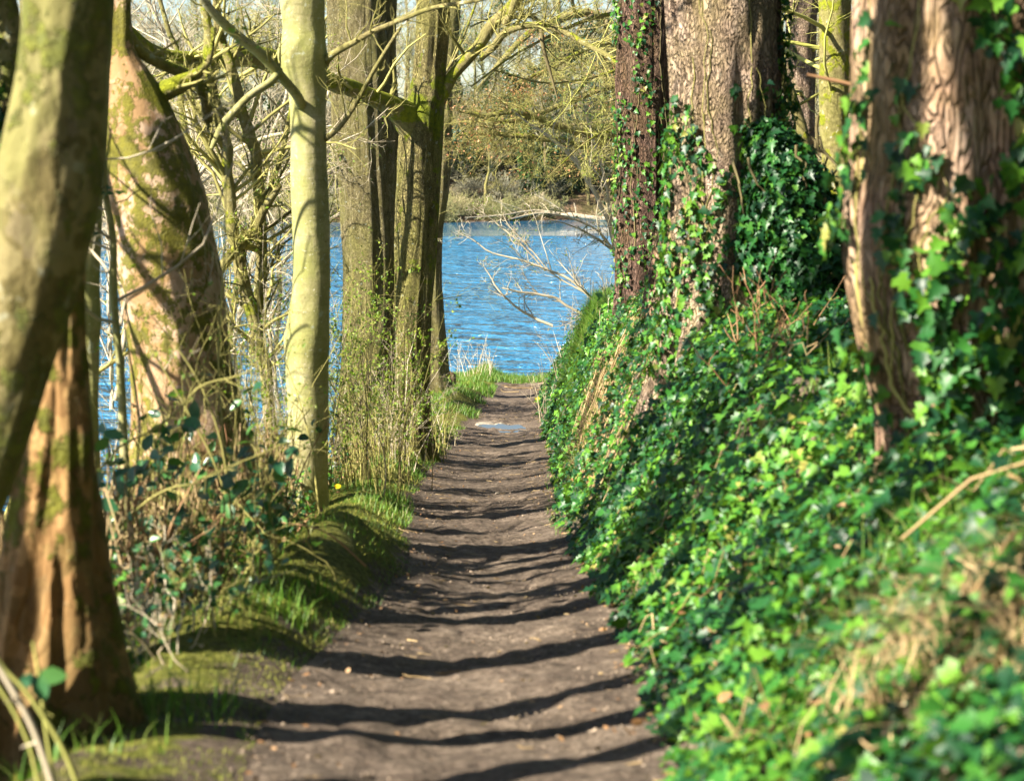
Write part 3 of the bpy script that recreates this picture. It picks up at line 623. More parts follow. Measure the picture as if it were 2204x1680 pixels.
# ivy growing on the trunks
f_all = lambda a, b: (lambda t, th: a + (b - a) * t)
z7 = lambda v, y: at(0, v, y)[2]
trunk_ivy(K, "ivy", K.root, K.rg, 1500, z7(1100, 7), z7(-60, 7), .072, lambda t, th: .66 - .22 * t + .30 * np.cos(th), M['ivy'], (math.pi * .95, math.pi * 2.1), .10)
vines(K, "ivy_stem", K.root, K.rg, 12, z7(1100, 7), z7(-100, 7), .008, M['twig'])
trunk_ivy(L, "ivy", L.root, L.rg, 1900, z7(800, 14), z7(190, 14), .065, lambda t, th: .84 - .58 * t, M['ivy'], lift=.08)
trunk_ivy(L, "ivy", L.root, L.rg, 700, z7(320, 14), z7(-60, 14), .055, lambda t, th: .25 + .6 * np.clip(np.cos(th - .3), 0, 1), M['ivy'], (math.pi * 1.6, math.pi * 2.3), lift=.12)
vines(L, "ivy_stem", L.root, L.rg, 10, z7(700, 14), z7(-60, 14), .007, M['twig'])
trunk_ivy(Mm, "ivy", Mm.root, Mm.rg, 1500, z7(760, 22), z7(-60, 22), .055, f_all(.66, .42), M['ivy'], lift=.08)
vines(Mm, "ivy_stem", Mm.root, Mm.rg, 7, z7(720, 22), z7(-60, 22), .009, M['twigdark'])
trunk_ivy(Nn_, "ivy", Nn_.root, Nn_.rg, 260, z7(780, 18), z7(420, 18), .05, f_all(.6, .4), M['ivy'], lift=.06)
# the ivy cloak bulging to the right of L
def ivy_mass(root, name, rows, n, size, rg, mat):
    """rows (u, v, y, radius_px): leaves over a lumpy mass"""
    c = curve_pts([list(at(u, v, y)) + [px(r, y)] for u, v, y, r in rows], 60)
    i = rg.integers(0, 60, n); d = norm(rg.normal(size=(n, 3))); d[:, 1] = -np.abs(d[:, 1]) * .9 + .25 * d[:, 1]
    d = norm(d); P0 = c[i, :3]; r = c[i, 3]
    w = 1 + .28 * vnoise((P0 + d * r[:, None]) * 3.2) + .16 * vnoise((P0 + d * r[:, None]) * 9)
    dep = rg.uniform(.72, 1.05, n)
    P = P0 + d * (r * w * dep)[:, None]
    nn = norm(d + rg.normal(size=(n, 3)) * .45 + np.array([0, 0, .4])); D = rg.normal(size=(n, 3)) * .6 + np.array([0, 0, -1.1])
    mb = MB(); leaves(mb, P, D, nn, size * rg.uniform(.55, 1.25, n), IVY, rg.random(n)); o = mb.build(name, mat, root)
    return o, c
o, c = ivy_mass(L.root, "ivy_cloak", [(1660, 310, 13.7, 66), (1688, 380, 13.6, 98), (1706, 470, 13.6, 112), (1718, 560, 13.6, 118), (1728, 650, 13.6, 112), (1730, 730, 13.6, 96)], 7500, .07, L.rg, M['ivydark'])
mb = MB()
for _ in range(60):
    i0 = L.rg.integers(0, 30); seg = c[i0:i0 + 28:3, :3] + L.rg.normal(size=3) * .13; mb.tube(seg + L.rg.normal(size=seg.shape) * .02, np.linspace(.012, .005, len(seg)), 4)
mb.build("ivy_stem", M['twigdark'], L.root)
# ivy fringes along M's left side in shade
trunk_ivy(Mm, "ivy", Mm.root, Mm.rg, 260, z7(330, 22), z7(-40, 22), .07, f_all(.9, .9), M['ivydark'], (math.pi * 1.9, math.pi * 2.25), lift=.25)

# ------------------------------------------------------------------ small trees and saplings
def small_tree(name, stems, mat, bmat, label, seed, kids, cat="tree", group=None, moss=.3, buds=None, root_at=None):
    rg = rng_(seed); P0, _ = pxcurve(stems[0], 8); b = P0[0] if root_at is None else np.array(root_at)
    root = thing(name, (b[0], b[1], b[2]), label, cat, group); lv = []
    cur = []
    for st in stems:
        P, r = pxcurve(st, 26)
        P = P + .5 * r.mean() * vnoise(P * 5)[:, None]; mb = MB(); mb.tube(P, r, 10, .5); mb.build("stem", mat, root, attrs={"moss": np.full(mb.n, moss)}); cur.append((P, r))
    cur = (np.stack([c[0] for c in cur]), np.stack([c[1] for c in cur]))
    for kw in kids: cur = grow(rg, *cur, **kw); lv.append(cur)
    branch_mesh("branch", bmat, root, lv, rg=rg, sides=(5, 4, 3, 3))
    if buds:
        n, size, mt = buds; P = lv[-1][0].reshape(-1, 3); i = rg.integers(0, len(P), n); k = len(i)
        mb = MB(); leaves(mb, P[i] + rg.normal(size=(k, 3)) * .01, rg.normal(size=(k, 3)), rg.normal(size=(k, 3)) + np.array([0, -.3, .6]), size * rg.uniform(.5, 1.2, k), DIAM, rg.random(k)); mb.build("bud", mt, root)["kind"] = "stuff"
    return root, lv
K1 = (dict(n_per=24, lf=.32, tmin=.1, rf=.45), dict(n_per=9, lf=.5, k=5, wander=.28), dict(n_per=5, lf=.55, k=4, wander=.3), )
BUD = (900, .028, M['bud'])
small_tree("twisted_tree", [[(585, 1000, 19, 13), (570, 800, 19, 14), (530, 640, 19, 15), (505, 500, 19, 14), (488, 380, 19, 13), (476, 260, 19, 14), (455, 190, 19, 15), (450, 90, 19, 11), (430, -60, 19, 8)],
    [(545, 760, 19, 12), (560, 620, 19.2, 12), (556, 450, 19.2, 13), (545, 320, 19.2, 13), (520, 220, 19.2, 12), (498, 150, 19.2, 11), (470, 50, 19.2, 9), (455, -60, 19, 6)],
    [(468, 590, 18.8, 10), (500, 545, 18.8, 12), (545, 500, 19, 11), (575, 440, 19, 9), (600, 400, 19, 6)]], M['limb'], M['twig'], "twisted two-stemmed mossy tree in the gap between patchy and smooth trunks", 201, K1, moss=.25, buds=BUD)
small_tree("crooked_alder", [[(420, 900, 24, 8), (440, 600, 24, 9), (430, 420, 24, 8), (400, 300, 24, 7), (380, 120, 24, 6), (330, -40, 24, 4)], [(480, 880, 24, 7), (520, 560, 24, 7), (600, 350, 24, 6), (640, 120, 24, 5), (600, -60, 24, 4)]],
    M['limb'], M['twigpale'], "slender pale-twigged tree leaning over the water behind the twisted stems", 207, (dict(n_per=20, lf=.35, tmin=.1, rf=.45), dict(n_per=8, lf=.5, wander=.3), dict(n_per=6, lf=.55, k=4, wander=.35)), buds=(1300, .03, M['bud']), moss=.15)
small_tree("waterside_willow", [[(250, 860, 28, 6), (300, 560, 28, 7), (420, 380, 28, 6), (560, 300, 28, 5), (680, 280, 28, 3)], [(520, 880, 29, 6), (470, 620, 29, 7), (360, 420, 29, 6), (300, 250, 29, 5), (260, 40, 29, 3)], [(590, 800, 30, 5), (600, 560, 30, 6), (560, 380, 30, 5), (620, 180, 30, 4), (600, -30, 30, 3)]],
    M['twigpale'], M['twigpale'], "pale tangled willow at the water's edge behind the patchy trunk", 211, (dict(n_per=18, lf=.38, tmin=.05, rf=.5, wander=.25), dict(n_per=8, lf=.5, wander=.3), dict(n_per=5, lf=.6, k=4, wander=.35)), buds=(1200, .035, M['bud']), moss=.0)
small_tree("bank_hazel", [[(690, 900, 31, 7), (690, 600, 31, 8), (680, 350, 31, 8), (700, 120, 31, 6), (660, -40, 31, 4)], [(860, 820, 33, 4), (855, 500, 33, 5), (870, 300, 33, 4), (980, 120, 33, 3), (1040, -40, 33, 2)]],
    M['limb'], M['twig'], "bare hazel whose twigs show between the smooth trunk and grey oak", 213, K1, buds=BUD, moss=.2)
small_tree("tangled_sallow", [[(330, 900, 34, 6), (400, 560, 34, 6), (420, 340, 34, 5), (360, 100, 34, 4), (300, -40, 34, 3)], [(470, 900, 36, 6), (560, 500, 36, 6), (660, 300, 36, 5), (760, 80, 36, 4), (800, -60, 36, 3)], [(240, 880, 35, 5), (260, 500, 35, 5), (500, 330, 35, 5), (640, 360, 35, 3)], [(600, 880, 36, 5), (520, 430, 36, 5), (300, 330, 36, 5), (200, 200, 36, 3)]],
    M['twigpale'], M['twigpale'], "bright tangle of pale sallow twigs farthest out in the left gap", 217, (dict(n_per=26, lf=.34, tmin=.1, rf=.5, wander=.25), dict(n_per=10, lf=.5, wander=.3), dict(n_per=6, lf=.6, k=4, wander=.35, rmin=.003)), buds=(1500, .04, M['bud']), moss=.0)
small_tree("holly_tree", [[(30, 900, 9.5, 30), (10, 500, 9.5, 30), (20, 100, 9.5, 26), (0, -150, 9.5, 20)], [(20, 500, 9.5, 10), (60, 350, 9.4, 8), (90, 250, 9.3, 5)]], M['front'], M['twigdark'],
    "dark holly filling the shaded top left corner behind the leaning trunk", 219, (dict(n_per=16, lf=.3, tmin=.1), dict(n_per=7, lf=.5), dict(n_per=3, lf=.5, k=4)), buds=(4200, .06, M['ivydark']), moss=.3)
# far side oak that keeps rusty leaves, low boughs sweeping in from the right
def rust(rg, lv, n, size, root):
    P = lv[-1][0].reshape(-1, 3); c = P[rg.integers(0, len(P), 34)]; i = rg.integers(0, len(c), n)
    Q = c[i] + rg.normal(size=(n, 3)) * np.array([.30, .5, .13]); mb = MB()
    leaves(mb, Q, rg.normal(size=(n, 3)), rg.normal(size=(n, 3)), size * rg.uniform(.5, 1.2, n), OVAL, rg.random(n)); mb.build("dead_leaf_cluster", M['rust'], root)["kind"] = "stuff"
r_, lv_ = small_tree("rusty_leaved_oak", [[(1660, 720, 40, 30), (1610, 480, 40, 28), (1560, 330, 40, 24), (1500, 200, 40, 18), (1440, 60, 40, 12), (1400, -80, 40, 8)],
    [(1560, 350, 40, 12), (1440, 300, 39.5, 10), (1330, 290, 39, 9), (1250, 285, 38.7, 9), (1190, 268, 38.4, 9), (1110, 240, 38, 7), (1040, 250, 37.8, 5), (990, 238, 37.6, 3)],
    [(1500, 210, 40, 10), (1400, 180, 39.5, 8), (1300, 190, 39, 7), (1200, 230, 38.6, 6), (1100, 262, 38.3, 5), (1010, 250, 38, 3)],
    [(1450, 330, 39.8, 9), (1330, 300, 39.5, 8), (1250, 312, 39, 8), (1180, 300, 38.8, 7), (1090, 290, 38.5, 5), (985, 290, 38.2, 3)],
    [(1480, 120, 40, 8), (1380, 90, 39.5, 6), (1280, 100, 39, 5), (1180, 150, 38.6, 4), (1080, 190, 38.2, 2)]],
    M['limb'], M['twig'], "oak whose lichened boughs with rusty dead leaves sweep across above the lake", 221,
    (dict(n_per=30, lf=.36, tmin=.1, rf=.28, up=-.05), dict(n_per=8, lf=.5, wander=.28, up=0), dict(n_per=5, lf=.55, k=4, wander=.3, up=0, rmin=.002), dict(n_per=3, lf=.6, k=3, wander=.3, up=0, rmin=.002)), moss=.05)
rust(rng_(5), lv_, 2600, .05, r_)
small_tree("pine_spray_tree", [[(1640, 760, 47, 16), (1500, 300, 47, 14), (1300, 40, 46, 10), (1160, 60, 45, 8), (1080, 130, 44, 6), (1020, 200, 44, 3)], [(1300, 40, 46, 6), (1240, 100, 45.5, 5), (1160, 160, 45, 4), (1100, 190, 44.6, 2)]], M['limb'], M['twigdark'],
    "dark conifer boughs with needle sprays hanging behind the forked oak's right limb", 225, (dict(n_per=16, lf=.3, tmin=.25, up=-.1), dict(n_per=8, lf=.45, up=-.1), dict(n_per=6, lf=.5, k=4, up=-.1)), buds=(5000, .08, M['pine']), moss=0)
small_tree("overhanging_beech", [[(1760, 500, 31, 14), (1700, 200, 31, 12), (1560, 60, 30.5, 8), (1400, 20, 30, 6), (1250, 50, 29.6, 4), (1120, 110, 29.3, 2.5), (1010, 190, 29, 1.5)], [(1560, 60, 30.5, 6), (1420, 110, 30, 4), (1300, 160, 29.7, 3), (1180, 180, 29.4, 2), (1060, 150, 29, 1.3)],
    [(1600, 80, 30.6, 6), (1480, -20, 30, 5), (1300, -30, 29.6, 4), (1150, 0, 29.3, 3), (1010, 60, 29, 1.5)], [(1640, 200, 31, 6), (1500, 230, 30, 4), (1380, 250, 29.7, 3), (1270, 300, 29.4, 2), (1180, 380, 29, 1)]], M['limb'], M['twiggreen'],
    "fine-twigged branches arching in from behind the dark speckled trunk, above the lake view", 226, (dict(n_per=22, lf=.36, tmin=.2, rf=.35, up=-.05), dict(n_per=8, lf=.5, wander=.28, up=-.05), dict(n_per=5, lf=.55, k=4, wander=.3, up=0, rmin=.0018)), buds=(900, .03, M['bud']), moss=.1)
# pale bare sapling leaning over the water on the right
SKID = (dict(n_per=10, lf=.40, tmin=.15, rf=.55, ang=(25, 60)), dict(n_per=6, lf=.45, k=5, wander=.28, rf=.6, rmin=.0028), dict(n_per=3, lf=.5, k=3, rmin=.0022))
small_tree("pale_sapling", [[(1352, 720, 33, 3.7), (1300, 668, 33, 3.4), (1262, 632, 33, 3.1), (1225, 600, 33, 2.7), (1180, 582, 33, 2.4), (1120, 560, 33, 2.0), (1060, 545, 33, 1.7), (1015, 515, 33, 1.2), (985, 500, 33, 0.7)],
    [(1170, 580, 33, 1.7), (1120, 525, 33, 1.7), (1080, 490, 33, 1.5), (1045, 462, 33, 1.0), (1025, 450, 33, 0.7)], [(1255, 628, 33, 1.7), (1190, 590, 33, 1.5), (1140, 535, 33, 1.4), (1095, 485, 33, 1.2), (1082, 462, 33, 0.7)]],
    M['twigpale'], M['twigpale'], "pale leafless sapling reaching low across the blue water from the bank", 231, SKID, cat="sapling", buds=(240, .04, M['bud']))
small_tree("grey_sapling", [[(1352, 660, 30, 5), (1330, 560, 30, 5), (1310, 480, 30, 5), (1270, 400, 30, 5), (1240, 350, 30, 4.5), (1190, 300, 30, 3.5), (1140, 270, 30, 2.5), (1100, 235, 30, 1.5)], [(1345, 640, 30, 3.5), (1322, 520, 30, 3.5), (1300, 380, 30, 3), (1270, 280, 30, 2), (1250, 200, 30, 1.4)],
    [(1330, 560, 30, 3), (1290, 500, 30, 2.5), (1230, 470, 30, 2), (1180, 460, 30, 1.3)]],
    M['twigpale'], M['twigpale'], "tall grey-white sapling slanting up beside the dark speckled trunk", 233, SKID, cat="sapling", buds=(200, .035, M['bud']))
small_tree("low_whip", [[(1300, 700, 37, 3.5), (1240, 670, 37, 3), (1190, 640, 37, 3), (1130, 630, 37, 2.5), (1080, 620, 37, 1.5)], [(1190, 700, 42, 3), (1140, 680, 42, 3), (1110, 660, 42, 2.5), (1070, 620, 42, 2), (1040, 570, 42, 1)]],
    M['twigpale'], M['twigpale'], "low white whip of a shrub over the water above the grassy point", 235, SKID, cat="sapling", buds=(100, .035, M['bud']))
# orange dead twig beside the right front tree, and shoots in the left gap
small_tree("orange_shoot", [[(1900, 205, 9, 3), (1830, 183, 9, 4), (1780, 172, 9, 4), (1735, 162, 9, 3)]], M['twigred'], M['twigred'], "single bright orange shoot crossing the gap beside the right front trunk", 237, (dict(n_per=3, lf=.2),), cat="twig")

rg = rng_(300)
# upright shoots and brambles in the left thicket
def thicket(name, cx, y, spread, n, h, mat, label, cat, seed, leaf=None, arch=.35, r=.006, group=None, kids=True, dens=30):
    rg = rng_(seed); x0 = at(cx, 1000, y)[0]; z0 = hz(x0, y); root = thing(name, (x0, y, z0), label, cat, group)
    bx = x0 - .12 + rg.normal(size=n) * spread * (.62 if y < 15 else 1); byy = y + rg.normal(size=n) * spread; bz = height(bx, byy) - .03
    K_ = 9; t = np.linspace(0, 1, K_); a = rg.uniform(0, 2 * math.pi, n); hh = h * rg.uniform(.45, 1.1, n); ln = rg.uniform(-.1, 1, n) * arch
    d = np.stack([np.cos(a), np.sin(a), 0 * a], -1)
    P = np.stack([bx, byy, bz], -1)[:, None] + d[:, None] * (hh * ln * 1.4)[:, None, None] * (t ** 1.6)[None, :, None] + np.array([0, 0, 1.])[None, None] * (hh[:, None] * (t - .45 * np.abs(ln)[:, None] * t * t))[:, :, None]
    P = P + np.cumsum(rg.normal(size=P.shape) * .012, axis=1); Rr = (r * rg.uniform(.5, 1.3, n))[:, None] * np.linspace(1, .35, K_)[None]
    lv = [(P, Rr)]
    if kids: c = grow(rg, P, Rr, 5, lf=.35, k=5, rf=.6); lv.append(c); lv.append(grow(rg, *c, 3, lf=.5, k=3, rf=.7))
    branch_mesh("stem", mat, root, lv, rg=rg, sides=(5, 3, 3))
    if leaf:
        lm, size, shp, nl = leaf; Q = lv[min(len(lv) - 1, 1)][0].reshape(-1, 3) if shp is not DIAM else lv[-1][0].reshape(-1, 3); i = rg.integers(0, len(Q), nl)
        mb = MB(); leaves(mb, Q[i] + rg.normal(size=(nl, 3)) * .02, rg.normal(size=(nl, 3)) + [0, 0, -.2], rg.normal(size=(nl, 3)) * .6 + [-.3, -.4, .8], size * rg.uniform(.5, 1.2, nl), shp, rg.random(nl)); mb.build("leaf", lm, root)["kind"] = "stuff"
    return root
TH = [("bramble_bush", 350, 7.6, .30, 22, .5, M['twigpale'], "pale-caned bramble against the shaded buttress root", "bramble", 445, (M['bramble'], .05, OVAL, 120), .9),
      ("bramble_bush", 470, 12.2, .45, 26, .9, M['twigred'], "wide reddish bramble draping the slope below the patchy trunk", "bramble", 447, (M['bramble'], .07, OVAL, 160), .9),
      ("bare_shoots", 270, 15, .6, 22, 1.9, M['twigpale'], "pale shoots in the narrow gap left of the thin stem", "shrub", 449, (M['bud'], .03, DIAM, 200), .4),
      ("bare_shoots", 420, 20, .9, 60, 2.6, M['twigpale'], "tangle of pale shoots over the water behind the patchy trunk", "shrub", 450, (M['bud'], .035, DIAM, 700), .5),
      ("bramble_bush", 300, 8.8, .35, 28, .8, M['twigred'], "low bramble with red-brown canes just right of the buttressed foot", "bramble", 401, (M['bramble'], .06, OVAL, 70), .8),
      ("bramble_bush", 440, 9.6, .40, 34, .95, M['twig'], "bramble with round blue-green leaves in front of the patchy trunk", "bramble", 403, (M['bramble'], .085, OVAL, 190), .7),
      ("bramble_bush", 390, 10.4, .40, 30, 1.1, M['twig'], "leafy bramble sprawling over the roots of the patchy trunk", "bramble", 405, (M['bramble'], .085, OVAL, 160), .6),
      ("bramble_bush", 470, 8.0, .25, 12, .42, M['twig'], "small bramble tuft on the verge edge, lowest of the thicket", "bramble", 407, (M['bramble'], .05, OVAL, 80), .8),
      ("bare_shoots", 480, 11.2, .45, 30, 1.9, M['twig'], "tall bare shoots standing in front of the patchy trunk's right root", "shrub", 409, (M['bud'], .03, DIAM, 160), .3),
      ("bare_shoots", 590, 13.5, .40, 26, 1.7, M['twig'], "olive bare shoots crowding the left side of the smooth trunk", "shrub", 411, (M['bud'], .035, DIAM, 420), .3),
      ("bare_shoots", 560, 16.5, .5, 36, 2.2, M['twigpale'], "pale shoots with opening buds behind the smooth trunk's foot", "shrub", 413, (M['bud'], .035, DIAM, 700), .3),
      ("bare_shoots", 330, 13.0, .40, 14, 1.5, M['twig'], "bare shoots rising over the water left of patchy trunk", "shrub", 415, (M['bud'], .03, DIAM, 160), .4),
      ("budding_hawthorn", 745, 17.5, .30, 26, 1.9, M['twig'], "budding hawthorn pressed against the smooth trunk's right side", "shrub", 417, (M['bud'], .035, DIAM, 1700), .35),
      ("budding_hawthorn", 800, 19.5, .32, 30, 2.1, M['twigdark'], "dense green-budding hawthorn in front of the grey oak", "shrub", 419, (M['bud'], .035, DIAM, 1900), .35),
      ("budding_hawthorn", 850, 22.0, .28, 26, 1.5, M['twigpale'], "low twiggy hawthorn hiding the foot of the forked oak", "shrub", 421, (M['bud'], .035, DIAM, 900), .35),
      ("budding_hawthorn", 765, 23.5, .40, 26, 2.6, M['twig'], "tall loose hawthorn with fresh leaves over the grey oak's trunk", "shrub", 423, (M['bud'], .04, DIAM, 1300), .3),
      ("budding_hawthorn", 900, 28.0, .35, 24, 1.0, M['twigpale'], "pale twiggy shrub at the foot of the lakeside tree", "shrub", 425, (M['bud'], .035, DIAM, 300), .4)]
for (nm, cx, y, spd, n, h, mt, lab, ct, sd, lf, arch) in TH: thicket(nm, cx, y, spd, n, h, mt, lab, ct, sd, leaf=lf, arch=arch, r=.0045 if y < 12 else .006)
def cluster(name, items, mat, label, seed, nl=5, size=.08):
    rg = rng_(seed); p0 = at(*items[0][:3]); root = thing(name, (p0[0], p0[1], hz(p0[0], p0[1])), label, "shrub"); st = MB(); lf = MB()
    for (u, v, y) in items:
        c = at(u, v, y); b = np.array([c[0] + rg.normal() * .2, y + .1, hz(c[0], y)])
        st.tube(curve_pts([b, (b + c) / 2 + rg.normal(size=3) * .07, c], 10), np.linspace(.006, .003, 10), 5, rg.random())
        k = nl; leaves(lf, c + rg.normal(size=(k, 3)) * .05, rg.normal(size=(k, 3)), rg.normal(size=(k, 3)) * .5 + [-.4, -.6, .6], size * rg.uniform(.8, 1.2, k), OVAL, rg.random(k), fold=.15, droop=.2)
    st.build("stem", M['twigred'], root); lf.build("leaf", M['bramble'], root)["kind"] = "stuff"
cluster("round_leaved_shrub", [(240, 1060, 8.6), (230, 930, 8.8), (345, 970, 9), (365, 1030, 9), (460, 1045, 9), (430, 1010, 8.7), (395, 1090, 9), (300, 1010, 9), (350, 905, 9), (390, 900, 9), (490, 1020, 9), (300, 1030, 8.8), (370, 1130, 8.7), (230, 1010, 8.6)], M['bramble'], "shrub with big round blue-green leaves left of the patchy trunk's foot", 431, 5, .085)
cluster("shaded_leaf_shrub", [(580, 1120, 10), (600, 1060, 10.4), (470, 1510, 7.2), (560, 1100, 10.2), (490, 1080, 9.5), (480, 1490, 7.3)], M['bramble'], "few dark glossy leaves at the mossy mound's shaded edge", 433, 4, .085)
CANE = (dict(n_per=4, lf=.22, tmin=.3, rf=.6), dict(n_per=2, lf=.5, k=4))
small_tree("arching_briar", [[(215, 1010, 8.8, 2.4), (259, 960, 8.8, 2.7), (330, 925, 8.8, 2.4), (387, 879, 8.8, 2.4), (433, 830, 8.8, 2.1), (521, 805, 8.8, 1.8), (560, 780, 8.8, 1.2)]], M['twig'], M['twig'], "thin briar cane arching up to the right over the round-leaved shrub", 445, CANE, cat="briar")
small_tree("arching_briar", [[(225, 1180, 8.6, 2.4), (261, 1129, 8.6, 3.0), (320, 1075, 8.6, 2.7), (370, 1049, 8.6, 2.4), (416, 1042, 8.6, 2.1), (437, 1027, 8.7, 2.1), (500, 1000, 8.8, 1.8), (577, 971, 8.9, 1.8), (620, 950, 9, 1.2)]], M['twig'], M['twig'], "long tan briar cane lying low across the thicket below the upper one", 446, CANE, cat="briar")
small_tree("leaning_shoot", [[(500, 1110, 9.4, 2.4), (455, 980, 9.4, 2.4), (423, 918, 9.4, 2.4), (350, 790, 9.4, 1.8), (292, 693, 9.4, 1.2)], [(500, 1100, 9.5, 2.1), (470, 930, 9.5, 2.1), (433, 830, 9.5, 2.1), (380, 745, 9.5, 1.8), (328, 682, 9.5, 1.2)], [(500, 1140, 9.3, 2.4), (478, 900, 9.3, 2.1), (470, 760, 9.3, 1.8), (482, 560, 9.3, 1.8), (490, 330, 9.3, 1.2), (520, 60, 9.3, 1.0)]], M['twig'], M['twigpale'], "thin shoots leaning left and upright in front of the patchy trunk", 447, CANE, cat="shoot", buds=(60, .03, M['bud']))
small_tree("tan_briar", [[(-40, 1380, 4.6, 5), (20, 1470, 4.6, 7), (70, 1560, 4.6, 7), (100, 1640, 4.6, 8), (125, 1720, 4.6, 8)]], M['twigpale'], M['twigpale'], "single tan briar cane crossing the bottom corner beside the shaded root", 441, (dict(n_per=2, lf=.15),), cat="briar")
o, _l = small_tree("green_briar", [[(-60, 1300, 4.8, 4), (0, 1425, 4.8, 5), (60, 1490, 4.8, 5), (130, 1600, 4.8, 6), (180, 1720, 4.8, 6)], [(-60, 1420, 4.7, 5), (0, 1480, 4.7, 5), (60, 1590, 4.7, 5), (90, 1720, 4.7, 5)], [(70, 1380, 4.9, 3), (85, 1460, 4.9, 4), (100, 1580, 4.9, 4), (120, 1720, 4.9, 5)]],
    M['twiggreen'], M['twiggreen'], "green briar stems with a three-part leaf at the bottom left corner", 443, (dict(n_per=2, lf=.1),), cat="briar")
mb = MB(); c = at(80, 1455, 4.85); leaves(mb, np.array([c, c, c]), np.array([(1, 0, .12), (.25, 0, -1), (-.8, 0, -.5)]), np.array([(.1, -.8, .6)] * 3), np.array([.075, .068, .055]), OVAL, np.array([.9, .7, .5]), .15, .1); mb.build("leaf", M['bramble'], o)

rg = rng_(470); src = None
AL = [(-2.3, 3.4, .09), (-2.4, 4.2, .12), (-2.9, 4.95, .10), (-3.1, 6.5, .26), (-3.9, 7.0, .36), (-3.0, 8.2, .07), (-3.3, 9.3, .05), (-3.6, 10.6, .17), (-3.9, 11.6, .06), (-4.3, 12.9, .12), (-4.8, 15.4, .09), (-4.9, 16.6, .16), (-5.3, 18, .07), (-5.6, 19.4, .18), (-6.0, 21, .12), (-6.4, 22.4, .2), (-7.0, 25.5, .15), (-7.4, 27.5, .22), (-8.2, 30, .2), (-2.4, 2.0, .14)]
for i_, (ax, ay, ar) in enumerate(AL):
    z0 = max(hz(ax, ay), -.2); k = 12; t = np.linspace(0, 1, k); lx, ly = rg.normal() * .9 - .2, rg.normal() * .8; P = np.stack([ax + lx * t ** 1.3 * (.3 if lx > 0 else 1) + np.cumsum(rg.normal(size=k) * .05), ay + ly * t + np.cumsum(rg.normal(size=k) * .05), z0 - .2 + t * 9.5], -1); Rr = ar * np.linspace(1.1, .35, k)
    root = thing("shore_alder", (ax, ay, z0), "alder standing on the left shore just outside the view", "tree", "alders on the left shore"); mb = MB(); mb.tube(P, Rr, 12); mb.build("trunk", M['front'], root, attrs={"moss": np.full(mb.n, .2)})
    a = grow(rg, P[None], Rr[None], 15, ang=(30, 75), lf=.30, k=6, tmin=.62 if ay < 9 else .2, rf=.6, up=.2); b = grow(rg, *a, 7, lf=.45, k=4); branch_mesh("crown", M['twig'], root, [a, b], rg=rg)
# tall evergreens added right of and behind the path to block sky light
rg = rng_(480); src = None
EV = [(5.2, -2), (5.8, 2), (5.4, 5.5), (6.4, 9), (6.9, 13), (8.0, 17), (9.0, 21.5), (10.2, 26), (12.2, 32), (10.5, 14), (9.4, 5), (8.8, -4), (3.6, -5.5), (.9, -6.5), (-1.2, -8), (5.0, -9), (13.5, 38), (2.4, -11)]
for (ex, ey) in EV:
    if src is None:
        src = thing("sky_blocker_yew", (ex, ey, hz(ex, ey) - .2), "dark yew added out of view to block sky light on the hill side", "tree", "yews added to block sky light"); h = 12.0; o_ = np.array(src.location)
        mb = MB(); mb.tube(np.array([o_, o_ + [.2, 0, 5], o_ + [0, .1, h]]), np.array([.28, .2, .04]), 10); mb.build("trunk", M['darkred'], src, attrs={"moss": np.zeros(mb.n)})
        n = 11000; z = h * (.04 + .96 * rg.random(n)); a = rg.uniform(0, 6.28, n); r = 2.5 * (1 - .55 * (z / h) ** 2) * (1 + .35 * vnoise(np.stack([np.cos(a) * 2, np.sin(a) * 2, z * .6], -1))) * rg.uniform(.45, 1, n) ** .6
        P = o_ + np.stack([r * np.cos(a), r * np.sin(a), z], -1); mb = MB(); leaves(mb, P, rg.normal(size=(n, 3)) + [0, 0, -.4], rg.normal(size=(n, 3)) + [0, 0, .5],   .24 * rg.uniform(.5, 1.2, n), DIAM, rg.random(n)); mb.build("foliage", M['pine'], src); c_ = src
    else:
        c_ = copy_tree(src); c_.location = (ex, ey, hz(ex, ey) - .2); c_.rotation_euler = (0, 0, rg.uniform(0, 6.28)); q_ = rg.uniform(.85, 1.15); c_.scale = (q_, q_, q_)
# reeds and dry stalks at the water's edge
def stalks(name, u0, u1, y0, y1, n, h, mat, label, seed, lean=.3, r=.008):
    rg = rng_(seed); y = rg.uniform(y0, y1, n); u = rg.uniform(u0, u1, n); x = (u - 1101.5) / F_PX * y * 1.0; z = height(x, y) - .03
    root = thing(name, (x.mean(), y.mean(), z.mean()), label, "reeds"); K_ = 6; t = np.linspace(0, 1, K_); a = rg.uniform(0, 6.28, n); hh = h * rg.uniform(.4, 1.1, n)
    P = np.stack([x, y, z], -1)[:, None] + np.stack([np.cos(a), np.sin(a), 0 * a], -1)[:, None] * (hh * lean * rg.uniform(0, 1, n))[:, None, None] * (t ** 1.4)[None, :, None] + np.array([0, 0, 1.])[None, None] * (hh[:, None] * t[None])[:, :, None]
    P = P + np.cumsum(rg.normal(size=P.shape) * .012, axis=1); Rr = np.full((n, 1), r) * rg.uniform(.5, 1.1, (n, 1)) * np.linspace(1, .4, K_)[None]
    c = grow(rg, P, Rr, 3, lf=.35, k=4, rf=.6, rmin=.003); branch_mesh("stalk", mat, root, [(P, Rr), c], rg=rg, sides=(4, 3)); return root
stalks("dry_reeds", 950, 1060, 46.5, 48.8, 38, .8, M['twigpale'], "pale dry stalks at the water's edge beside the lakeside tree", 451, .5)
stalks("dry_reeds", 1150, 1330, 34, 43, 90, .85, M['twigpale'], "pale dry stalks along the crest of the bank above the water", 453, .8)
